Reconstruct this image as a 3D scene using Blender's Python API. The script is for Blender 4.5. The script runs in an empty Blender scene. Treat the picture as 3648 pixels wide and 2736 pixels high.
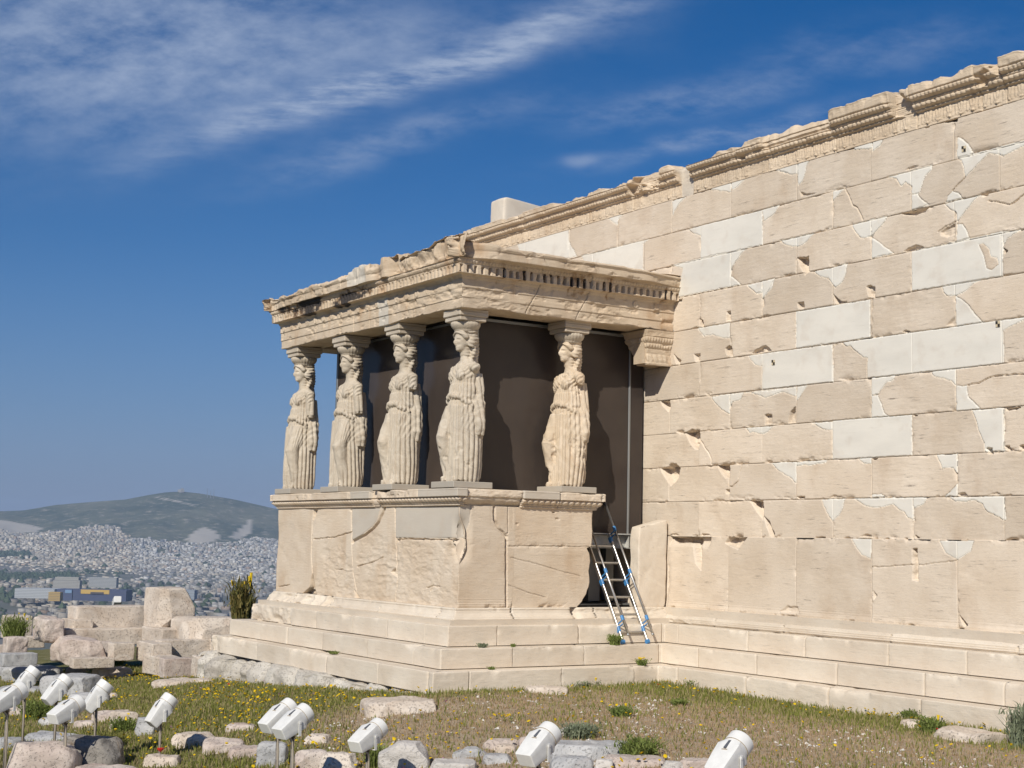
import bpy, bmesh, math, random, json
import numpy as np
from mathutils import Matrix, Vector

# ------------------------------------------------------------------ camera
scene = bpy.context.scene
col = scene.collection
CYAW, CPITCH, CROLL, CF = 0.5667005, 0.1061303, 0.021773, 5315.6686
CPOS = np.array([16.86295, -13.44459, -0.145318])
_f = np.array([-math.cos(CYAW)*math.cos(CPITCH), math.sin(CYAW)*math.cos(CPITCH), math.sin(CPITCH)])
_r = np.cross(_f, [0, 0, 1]); _r /= np.linalg.norm(_r); _u = np.cross(_r, _f)
CR_ = _r*math.cos(CROLL)+_u*math.sin(CROLL)
CU_ = -_r*math.sin(CROLL)+_u*math.cos(CROLL)
cam = bpy.data.cameras.new('camera'); camo = bpy.data.objects.new('camera', cam); col.objects.link(camo)
m = Matrix(((CR_[0], CU_[0], -_f[0], CPOS[0]), (CR_[1], CU_[1], -_f[1], CPOS[1]), (CR_[2], CU_[2], -_f[2], CPOS[2]), (0, 0, 0, 1)))
camo.matrix_world = m
cam.sensor_width = 36; cam.lens = CF/3648*36; cam.clip_start = 0.1; cam.clip_end = 40000
scene.camera = camo
# ------------------------------------------------------------------ sun, sky, exposure
SUN = np.array([.46, -.665, .59]); SUN /= np.linalg.norm(SUN)
SUN_EL = math.asin(SUN[2]); SUN_ROT = math.atan2(SUN[0], SUN[1])
sl = bpy.data.lights.new('sun', 'SUN'); sl.energy = 4.4; sl.angle = math.radians(.5); sl.color = (1, .945, .85)
so = bpy.data.objects.new('sun', sl); col.objects.link(so)
so.rotation_euler = Vector(SUN).to_track_quat('Z', 'Y').to_euler(); so.location = (0, -20, 30)
scene.view_settings.view_transform = 'Standard'; scene.view_settings.look = 'None'
scene.view_settings.gamma = 1; scene.view_settings.exposure = 0.06
W = bpy.data.worlds.new('World'); scene.world = W; W.use_nodes = True

class NT:
    """little helper to write node graphs"""
    def __init__(s, tree):
        s.t = tree; tree.nodes.clear()
    def n(s, typ, ins=None, **kw):
        d = s.t.nodes.new(typ)
        for k, v in kw.items(): setattr(d, k, v)
        for k, v in (ins or {}).items():
            i = d.inputs[k]
            if isinstance(v, bpy.types.NodeSocket): s.t.links.new(v, i)
            elif isinstance(v, tuple) and len(v) == 3 and i.type == 'RGBA': i.default_value = (*v, 1)
            else: i.default_value = v
        return d
    def m(s, op, a, b=0.0, c=0.0, clamp=False):
        d = s.n('ShaderNodeMath', {0: a, 1: b, 2: c}, operation=op); d.use_clamp = clamp
        return d.outputs[0]
    def vm(s, op, a, b=(0, 0, 0)):
        d = s.n('ShaderNodeVectorMath', {0: a, 1: b}, operation=op)
        return d.outputs['Value'] if op in ('DOT_PRODUCT', 'LENGTH') else d.outputs[0]
    def noise(s, vec, scale, det=4, rough=.55, out='Fac'):
        return s.n('ShaderNodeTexNoise', {'Vector': vec, 'Scale': scale, 'Detail': det, 'Roughness': rough}).outputs[out]
    def mix(s, fac, a, b, bt='MIX'):
        d = s.n('ShaderNodeMix', data_type='RGBA', blend_type=bt)
        for i, v in ((0, fac), (6, a), (7, b)):
            if isinstance(v, bpy.types.NodeSocket): s.t.links.new(v, d.inputs[i])
            elif isinstance(v, tuple): d.inputs[i].default_value = (*v, 1)
            else: d.inputs[i].default_value = v
        return d.outputs[2]
    def ss(s, v, a, b):   # smoothstep a..b
        d = s.n('ShaderNodeMapRange', {'Value': v, 'From Min': a, 'From Max': b}, interpolation_type='SMOOTHSTEP')
        return d.outputs[0]
    def mapping(s, vec, scale=(1, 1, 1), rot=(0, 0, 0), loc=(0, 0, 0)):
        return s.n('ShaderNodeMapping', {'Vector': vec, 'Scale': scale, 'Rotation': rot, 'Location': loc}).outputs[0]

# world: physical sky with thin cirrus laid over it by direction
w = NT(W.node_tree)
tc = w.n('ShaderNodeTexCoord').outputs['Generated']
sky = w.n('ShaderNodeTexSky', sky_type='NISHITA', sun_disc=False, sun_elevation=SUN_EL, sun_rotation=SUN_ROT, altitude=150, air_density=1.0, dust_density=.1, ozone_density=3.5)
sk = w.mix(1.0, w.n('ShaderNodeHueSaturation', {'Color': sky.outputs[0], 'Saturation': 1.42, 'Value': .70}).outputs[0], (1.0, .89, 1.06), 'MULTIPLY')
A0 = (-0.843, 0.5365, 0.0)       # a compass bearing to the west-north-west
B0 = (0.5365, 0.843, 0.0)
da = w.vm('DOT_PRODUCT', tc, A0)
ca = w.m('DIVIDE', w.vm('DOT_PRODUCT', tc, B0), w.m('MAXIMUM', da, .05))
cb = w.m('DIVIDE', w.vm('DOT_PRODUCT', tc, (0, 0, 1)), w.m('MAXIMUM', da, .05))
cv = w.n('ShaderNodeCombineXYZ', {0: ca, 1: cb, 2: 0.0}).outputs[0]
wob = w.n('ShaderNodeTexNoise', {'Vector': cv, 'Scale': 9.0, 'Detail': 3.0}).outputs['Color']
cvw = w.vm('ADD', cv, w.n('ShaderNodeVectorMath', {0: w.vm('SUBTRACT', wob, (.5, .5, .5)), 3: .035}, operation='SCALE').outputs[0])
def streak(cx, cy, ang, sx, sy, amp, nang, nsc, lo, hi):
    p = w.mapping(w.vm('SUBTRACT', cvw, (cx, cy, 0)), rot=(0, 0, -ang))
    q = w.vm('MULTIPLY', p, (1/sx, 1/sy, 0))
    g = w.m('POWER', 2.718, w.m('MULTIPLY', w.m('POWER', w.vm('LENGTH', q), 2.4), -1))
    pn = w.mapping(cv, rot=(0, 0, -nang), scale=nsc)
    nn = w.noise(pn, 1.0, 7, .62)
    return w.m('MULTIPLY', w.m('MULTIPLY', g, w.ss(nn, lo, hi)), amp)
dens = None
for q in [
 (-0.2718, 0.3413, 0.1, 0.1862, 0.0683, 0.85, 0.75, (16, 34, 1), 0.15, 0.8),
 (-0.0903, 0.3165, 0.335, 0.1458, 0.0130, 0.9, -0.2, (22, 110, 1), 0.25, 0.8),
 (0.0137, 0.3543, 0.3, 0.1024, 0.0155, 0.5, 0.9, (22, 60, 1), 0.25, 0.85),
 (-0.0825, 0.2746, 0.3, 0.1024, 0.0143, 0.42, 1.0, (22, 60, 1), 0.25, 0.85),
 (0.1160, 0.3087, 0.21, 0.0931, 0.0137, 0.48, 0.75, (22, 60, 1), 0.25, 0.85),
 (0.1409, 0.2839, 0.235, 0.0931, 0.0074, 0.55, 0.6, (22, 70, 1), 0.25, 0.8),
 (0.0416, 0.2653, 0.2, 0.0124, 0.0040, 0.42, 0.2, (30, 30, 1), 0.1, 0.6),
 (0.2464, 0.3444, 0.2, 0.1024, 0.0217, 0.26, 0.9, (20, 50, 1), 0.3, 0.85),
 (-0.0484, 0.3506, 0.05, 0.1179, 0.0186, 0.36, 0.9, (20, 50, 1), 0.25, 0.85),
 (-0.1694, 0.3134, 0.45, 0.1024, 0.0279, 0.34, 0.75, (18, 40, 1), 0.25, 0.85),
]:
    s_ = streak(*q); dens = s_ if dens is None else w.m('ADD', dens, s_)

edge = w.m('MAXIMUM', w.m('MULTIPLY', da, 3.0, clamp=True), 0)
dens = w.m('MINIMUM', w.m('MULTIPLY', dens, edge), .80)
el_ = w.n('ShaderNodeSeparateXYZ', {0: tc}).outputs[2]
sk = w.mix(w.m('MULTIPLY', w.ss(el_, .22, -.02), .75), sk, (.95, 2.1, 4.6))
skc = w.mix(dens, sk, (4.6, 5.5, 7.3))
bg = w.n('ShaderNodeBackground', {'Color': skc, 'Strength': .085})
w.n('ShaderNodeOutputWorld', {'Surface': bg.outputs[0]})

# ------------------------------------------------------------------ numpy noise
def _h(ix, iy, iz, seed):
    h = (ix.astype(np.int64)*374761393+iy.astype(np.int64)*668265263+iz.astype(np.int64)*2147483647+seed*1274126177) & 0xffffffff
    h = ((h ^ (h >> 13))*1274126177) & 0xffffffff
    h = ((h ^ (h >> 16))*2246822519) & 0xffffffff
    return ((h ^ (h >> 15)) & 0xffffff)/float(0xffffff)
def vn(x, y, z=0., seed=0):
    x, y, z = np.broadcast_arrays(np.asarray(x, float), np.asarray(y, float), np.asarray(z, float))
    x0 = np.floor(x); y0 = np.floor(y); z0 = np.floor(z)
    fx, fy, fz = x-x0, y-y0, z-z0
    fx = fx*fx*(3-2*fx); fy = fy*fy*(3-2*fy); fz = fz*fz*(3-2*fz)
    o = 0
    for dx in (0, 1):
        for dy in (0, 1):
            for dz in (0, 1):
                wgt = (fx if dx else 1-fx)*(fy if dy else 1-fy)*(fz if dz else 1-fz)
                o = o+wgt*_h(x0+dx, y0+dy, z0+dz, seed)
    return o*2-1
def fbm(x, y, z=0., seed=0, oct=4, gain=.5):
    o = 0; a = 1.; t = 0
    for i in range(oct):
        o = o+a*vn(x*2**i+i*17.3, y*2**i+i*9.1, np.asarray(z)*2**i+i*5.7, seed+i); t += a; a *= gain
    return o/t
def sst(x, a, b):
    t = np.clip((x-a)/(b-a), 0, 1); return t*t*(3-2*t)
def inpoly(px, py, poly):
    r = np.zeros(px.shape, bool); n = len(poly); j = n-1
    for i in range(n):
        xi, yi = poly[i]; xj, yj = poly[j]
        if yi != yj:
            c = ((yi > py) != (yj > py)) & (px < (xj-xi)*(py-yi)/(yj-yi)+xi)
            r ^= c
        j = i
    return r
def segdist(px, py, pts, closed=True):
    d = np.full(px.shape, 9.); n = len(pts)
    for i in range(n if closed else n-1):
        ax, ay = pts[i]; bx, by = pts[(i+1) % n]
        vx, vy = bx-ax, by-ay; L = vx*vx+vy*vy+1e-12
        t = np.clip(((px-ax)*vx+(py-ay)*vy)/L, 0, 1)
        d = np.minimum(d, np.hypot(px-ax-t*vx, py-ay-t*vy))
    return d
def local(U, V, poly, pad):
    """index window of a rectilinear grid that holds the polygon"""
    xs = [q[0] for q in poly]; ys = [q[1] for q in poly]
    i0, i1 = np.searchsorted(U, [min(xs)-pad, max(xs)+pad]); j0, j1 = np.searchsorted(V, [min(ys)-pad, max(ys)+pad])
    return slice(max(i0-1, 0), i1+1), slice(max(j0-1, 0), j1+1)

# ------------------------------------------------------------------ object helpers
def tag(o, label=None, cat=None, group=None, kind=None):
    if label: o['label'] = label
    if cat: o['category'] = cat
    if group: o['group'] = group
    if kind: o['kind'] = kind
    return o
def empty(name, loc, label, cat, group=None, rz=0):
    o = bpy.data.objects.new(name, None); col.objects.link(o); o.location = loc; o.rotation_euler = (0, 0, rz)
    o.empty_display_size = .2
    return tag(o, label, cat, group)
def mesh(name, V, F, mat, parent=None, attrs=None, smooth=True, sub=None, mats=None, midx=None):
    """one mesh object from numpy arrays; V in world coordinates when sub (the parent's base point) is given"""
    me = bpy.data.meshes.new(name)
    V = np.asarray(V, dtype=np.float32)
    if sub is not None: V = V-np.asarray(sub, dtype=np.float32)
    if isinstance(F, np.ndarray):
        n = F.shape[1]; me.vertices.add(len(V)); me.vertices.foreach_set('co', V.ravel())
        me.loops.add(F.size); me.polygons.add(len(F))
        me.loops.foreach_set('vertex_index', F.astype(np.int32).ravel())
        me.polygons.foreach_set('loop_start', np.arange(0, F.size, n, dtype=np.int32))
        me.polygons.foreach_set('loop_total', np.full(len(F), n, dtype=np.int32))
        me.update(calc_edges=True)
    else:
        me.from_pydata(V.tolist(), [], F); me.update()
    if smooth: me.polygons.foreach_set('use_smooth', np.ones(len(me.polygons), bool))
    if attrs is not None:
        a = me.color_attributes.new('mk', 'FLOAT_COLOR', 'POINT')
        at = np.ones((len(V), 4), np.float32); at[:, :attrs.shape[1]] = attrs
        a.data.foreach_set('color', at.ravel())
    for mm in (mats or [mat]): me.materials.append(mm)
    if midx is not None: me.polygons.foreach_set('material_index', np.asarray(midx, np.int32))
    o = bpy.data.objects.new(name, me); col.objects.link(o)
    if parent is not None: o.parent = parent
    return o
def gridfaces(nu, nv, flip=False, off=0):
    i, j = np.meshgrid(np.arange(nu-1), np.arange(nv-1), indexing='ij')
    a = (i*nv+j).ravel(); b = a+nv; c = b+1; d = a+1
    F = np.stack([a, b, c, d] if not flip else [a, d, c, b], 1)
    return F+off
class MB:
    """collects boxes, tubes and lofts into one mesh"""
    def __init__(s): s.V = []; s.F = []; s.n = 0; s.M = []; s.cur = 0
    def add(s, V, F):
        V = np.asarray(V, float); s.V.append(V)
        for f in F: s.F.append([int(k)+s.n for k in f]); s.M.append(s.cur)
        s.n += len(V)
    def box(s, c, size, R=None, bev=0.0):
        hx, hy, hz = [q/2 for q in size]; b = min(bev, hx*.9, hy*.9, hz*.9)
        if b <= 0:
            V = np.array([[x, y, z] for x in (-hx, hx) for y in (-hy, hy) for z in (-hz, hz)])
            F = [(0, 1, 3, 2), (4, 6, 7, 5), (0, 4, 5, 1), (2, 3, 7, 6), (0, 2, 6, 4), (1, 5, 7, 3)]
        else:
            V = []; 
            for sx in (-1, 1):
                for sy in (-1, 1):
                    for sz in (-1, 1):
                        V += [(sx*hx, sy*(hy-b), sz*(hz-b)), (sx*(hx-b), sy*hy, sz*(hz-b)), (sx*(hx-b), sy*(hy-b), sz*hz)]
            V = np.array(V); k = lambda a, b_, c_, q: (a*4+b_*2+c_)*3+q
            F = []
            F += [(k(0,0,0,0),k(0,0,1,0),k(0,1,1,0),k(0,1,0,0)),(k(1,0,0,0),k(1,1,0,0),k(1,1,1,0),k(1,0,1,0))]
            F += [(k(0,0,0,1),k(1,0,0,1),k(1,0,1,1),k(0,0,1,1)),(k(0,1,0,1),k(0,1,1,1),k(1,1,1,1),k(1,1,0,1))]
            F += [(k(0,0,0,2),k(0,1,0,2),k(1,1,0,2),k(1,0,0,2)),(k(0,0,1,2),k(1,0,1,2),k(1,1,1,2),k(0,1,1,2))]
            for a in (0, 1):
                for c_ in (0, 1):
                    F.append((k(a,c_,0,0),k(a,c_,1,0),k(a,c_,1,1),k(a,c_,0,1)))   # x-y edges
                    F.append((k(a,0,c_,0),k(a,1,c_,0),k(a,1,c_,2),k(a,0,c_,2)))   # x-z
                    F.append((k(0,a,c_,1),k(1,a,c_,1),k(1,a,c_,2),k(0,a,c_,2)))   # y-z
            for a in (0, 1):
                for b_ in (0, 1):
                    for c_ in (0, 1): F.append((k(a,b_,c_,0),k(a,b_,c_,1),k(a,b_,c_,2)))
        if R is not None: V = V@np.asarray(R).T
        s.add(V+np.asarray(c), F); return s
    def tube(s, pts, rad, seg=10, caps=True):
        pts = [np.asarray(q, float) for q in pts]
        rads = rad if isinstance(rad, (list, tuple)) else [rad]*len(pts)
        rings = []; up = None
        for i, q in enumerate(pts):
            t = pts[min(i+1, len(pts)-1)]-pts[max(i-1, 0)]; t /= np.linalg.norm(t)+1e-9
            if up is None: up = np.cross(t, [0, 0, 1.]) if abs(t[2]) < .9 else np.cross(t, [1., 0, 0])
            up = up-t*(up@t); up /= np.linalg.norm(up)+1e-9; v = np.cross(t, up)
            a = np.linspace(0, 2*np.pi, seg, endpoint=False)
            rings.append(q+rads[i]*(np.outer(np.cos(a), up)+np.outer(np.sin(a), v)))
        V = np.concatenate(rings); F = []
        for i in range(len(pts)-1):
            for j in range(seg):
                a = i*seg+j; b = i*seg+(j+1) % seg
                F.append((a, b, b+seg, a+seg))
        if caps: F.append(tuple(range(seg-1, -1, -1))); F.append(tuple((len(pts)-1)*seg+j for j in range(seg)))
        s.add(V, F); return s
    def loft(s, rings, caps=True, closed=True):
        n = len(rings[0]); F = []
        for i in range(len(rings)-1):
            for j in range(n if closed else n-1):
                a = i*n+j; b = i*n+(j+1) % n; F.append((a, b, b+n, a+n))
        if caps: F.append(tuple(range(n-1, -1, -1))); F.append(tuple((len(rings)-1)*n+j for j in range(n)))
        s.add(np.concatenate([np.asarray(r, float) for r in rings]), F); return s
    def build(s, name, mat, parent=None, smooth=False, sub=None, mats=None, attrs=None):
        V = np.concatenate(s.V)
        o = mesh(name, V, s.F, mat, parent, attrs=attrs, smooth=smooth, sub=sub, mats=mats, midx=s.M if mats else None)
        bm = bmesh.new(); bm.from_mesh(o.data); bmesh.ops.recalc_face_normals(bm, faces=bm.faces); bm.to_mesh(o.data); bm.free()
        return o
def at_px(x, y, depth):
    """world point seen at photograph pixel x, y (3648 wide) at a forward distance"""
    return CPOS+depth*(_f+CR_*(x-1824)/CF-CU_*(y-1368)/CF)
def to_px(P):
    d = np.asarray(P, float)-CPOS; z = d@_f
    return 1824+CF*(d@CR_)/z, 1368-CF*(d@CU_)/z

# ------------------------------------------------------------------ materials
def newmat(name):
    mt = bpy.data.materials.new(name); mt.use_nodes = True; return mt, NT(mt.node_tree)
def simple(name, c, rough=.6, metal=0., noise=0., nscale=20, spec=.5, bump=0.):
    mt, t = newmat(name); colr = (*c, 1)
    b = t.n('ShaderNodeBsdfPrincipled', {'Base Color': colr, 'Roughness': rough, 'Metallic': metal, 'Specular IOR Level': spec})
    if noise or bump:
        oc = t.n('ShaderNodeTexCoord').outputs['Object']; nz = t.noise(oc, nscale, 5)
        if noise:
            t.t.links.new(t.mix(t.ss(nz, .3, .7), tuple(q*(1-noise) for q in c), tuple(min(1, q*(1+noise*.6)) for q in c)), b.inputs['Base Color'])
        if bump: t.t.links.new(t.n('ShaderNodeBump', {'Height': nz, 'Strength': .5, 'Distance': bump}).outputs[0], b.inputs['Normal'])
    t.n('ShaderNodeOutputMaterial', {'Surface': b.outputs[0]})
    return mt
def marble(name, old1, old2, new, vein, veinamt=.5, bump=.004, tilt=.12, pit=.0, crust=(.045, .038, .032), stain=(.36, .22, .11), stainamt=.25, rough=.75):
    """weathered marble; the mk attribute carries new marble (R), block tone (G), black crust (B)"""
    mt, t = newmat(name)
    oc = t.n('ShaderNodeTexCoord').outputs['Object']
    at = t.n('ShaderNodeVertexColor', layer_name='mk'); rgb = t.n('ShaderNodeSeparateColor', {0: at.outputs[0]})
    R, G, B = rgb.outputs[0], rgb.outputs[1], rgb.outputs[2]
    sh = t.n('ShaderNodeCombineXYZ', {0: t.m('MULTIPLY', G, 7.3), 1: t.m('MULTIPLY', G, 3.1), 2: t.m('MULTIPLY', G, 5.0)}).outputs[0]
    oc2 = t.vm('ADD', oc, sh)
    big = t.noise(oc2, 1.7, 4)
    c = t.mix(t.ss(big, .3, .7), old1, old2)
    # per block tone
    tone = t.m('MULTIPLY_ADD', G, .16, .91)
    c = t.mix(1.0, c, t.n('ShaderNodeCombineColor', {0: tone, 1: tone, 2: tone}).outputs[0], 'MULTIPLY')
    rust = t.ss(t.noise(t.mapping(oc2, scale=(1.6, 1.6, .8)), 1.3, 5, .6), .52, .75)
    c = t.mix(t.m('MULTIPLY', rust, stainamt), c, stain)
    # bedding streaks
    vv = t.mapping(oc2, scale=(1.0, 1.0, 13), rot=(0, tilt, 0))
    s1 = t.ss(t.noise(vv, 3.2, 9, .72), .57, .68)
    patch = t.ss(t.noise(oc2, 2.6, 3), .38, .62)
    vs = t.m('MULTIPLY', t.m('MULTIPLY', s1, patch), veinamt)
    c = t.mix(vs, c, vein)
    fine = t.noise(oc, 34, 6, .7)
    c = t.mix(t.m('MULTIPLY', t.ss(fine, .5, .75), .16), c, vein)
    # new marble
    nb = t.noise(t.mapping(oc2, scale=(1, 1, 3), rot=(0, -.3, 0)), 1.4, 5)
    cn = t.mix(t.ss(nb, .3, .75), new, tuple(q*.9 for q in new))
    cn = t.mix(t.m('MULTIPLY', vs, .18), cn, vein); cn = t.mix(t.m('MULTIPLY', t.ss(t.noise(oc2, 4.5, 5), .5, .7), .14), cn, stain)
    c = t.mix(R, c, cn)
    # crust
    cr = t.ss(t.m('ADD', B, t.m('MULTIPLY', t.m('SUBTRACT', t.noise(oc, 9, 6, .65), .5), 1.2)), .35, .75)
    c = t.mix(t.m('MULTIPLY', cr, t.ss(B, .03, .25)), c, t.mix(t.ss(B, .45, .8), tuple(q*.62 for q in stain), crust))
    # bump
    old = t.m('SUBTRACT', 1.0, t.m('MULTIPLY', R, .85))
    hb = t.m('ADD', t.m('MULTIPLY', t.noise(oc, 45, 7, .72), .6), t.m('MULTIPLY', t.noise(t.mapping(oc2, scale=(6, 6, 34), rot=(0, tilt, 0)), 1.0, 7, .7), 1.0))
    if pit:
        vo = t.n('ShaderNodeTexNoise', {'Vector': oc, 'Scale': 36.0, 'Detail': 4.0}).outputs[0]
        pt = t.ss(vo, .42, .34)
        hb = t.m('SUBTRACT', hb, t.m('MULTIPLY', pt, pit))
        c = t.mix(t.m('MULTIPLY', pt, .12), c, vein)
    hb = t.m('MULTIPLY', hb, old)
    bp = t.n('ShaderNodeBump', {'Height': hb, 'Strength': .8, 'Distance': bump})
    b = t.n('ShaderNodeBsdfPrincipled', {'Base Color': c, 'Roughness': rough, 'Specular IOR Level': .3, 'Normal': bp.outputs[0]})
    t.n('ShaderNodeOutputMaterial', {'Surface': b.outputs[0]})
    return mt
M = {}
M['wall'] = marble('wall_marble', (.62, .515, .395), (.70, .60, .48), (.755, .715, .63), (.23, .185, .145), .9, .006)
M['podium'] = marble('podium_marble', (.62, .50, .37), (.68, .575, .45), (.54, .49, .415), (.32, .24, .16), .35, .009, stainamt=.45, stain=(.45, .30, .17))
M['step'] = marble('step_marble', (.62, .53, .42), (.68, .60, .49), (.65, .60, .52), (.27, .25, .22), .45, .006, stainamt=.2, stain=(.45, .33, .21))
M['entab'] = marble('entablature_marble', (.55, .43, .30), (.66, .54, .40), (.62, .58, .50), (.24, .17, .11), .6, .010, stainamt=.65, stain=(.38, .21, .09), crust=(.05, .042, .038))
M['crown'] = marble('crown_marble', (.58, .455, .32), (.66, .54, .40), (.60, .55, .47), (.27, .20, .14), .5, .012, stainamt=.35)
M['statue'] = marble('statue_marble', (.50, .425, .325), (.60, .525, .42), (.60, .54, .45), (.20, .17, .135), .6, .007, stainamt=.3, stain=(.44, .31, .2))
M['poros'] = marble('poros_stone', (.54, .45, .36), (.66, .58, .49), (.60, .55, .48), (.30, .25, .21), .35, .010, pit=2.2, stainamt=.35, stain=(.42, .27, .18))
M['grey'] = marble('grey_limestone', (.36, .36, .36), (.52, .51, .49), (.5, .5, .5), (.20, .19, .185), .5, .010, pit=1.2, stainamt=.25, stain=(.42, .30, .24))
M['pink'] = marble('pink_limestone', (.50, .41, .35), (.62, .54, .47), (.5, .5, .5), (.26, .21, .18), .4, .010, pit=1.3, stainamt=.4, stain=(.40, .25, .19))
M['plinth'] = marble('plinth_stone', (.40, .35, .29), (.46, .41, .34), (.44, .40, .335), (.24, .21, .18), .3, .004)

M['found'] = marble('foundation_stone', (.46, .42, .36), (.60, .56, .49), (.6, .56, .5), (.24, .21, .17), .4, .010, pit=1.3, stainamt=.3, stain=(.45, .33, .2))
M['statue_warm'] = marble('statue_warm_marble', (.56, .45, .32), (.66, .55, .42), (.60, .54, .45), (.26, .19, .13), .5, .007, stainamt=.6, stain=(.52, .36, .22))
M['alu_'] = None

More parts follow.
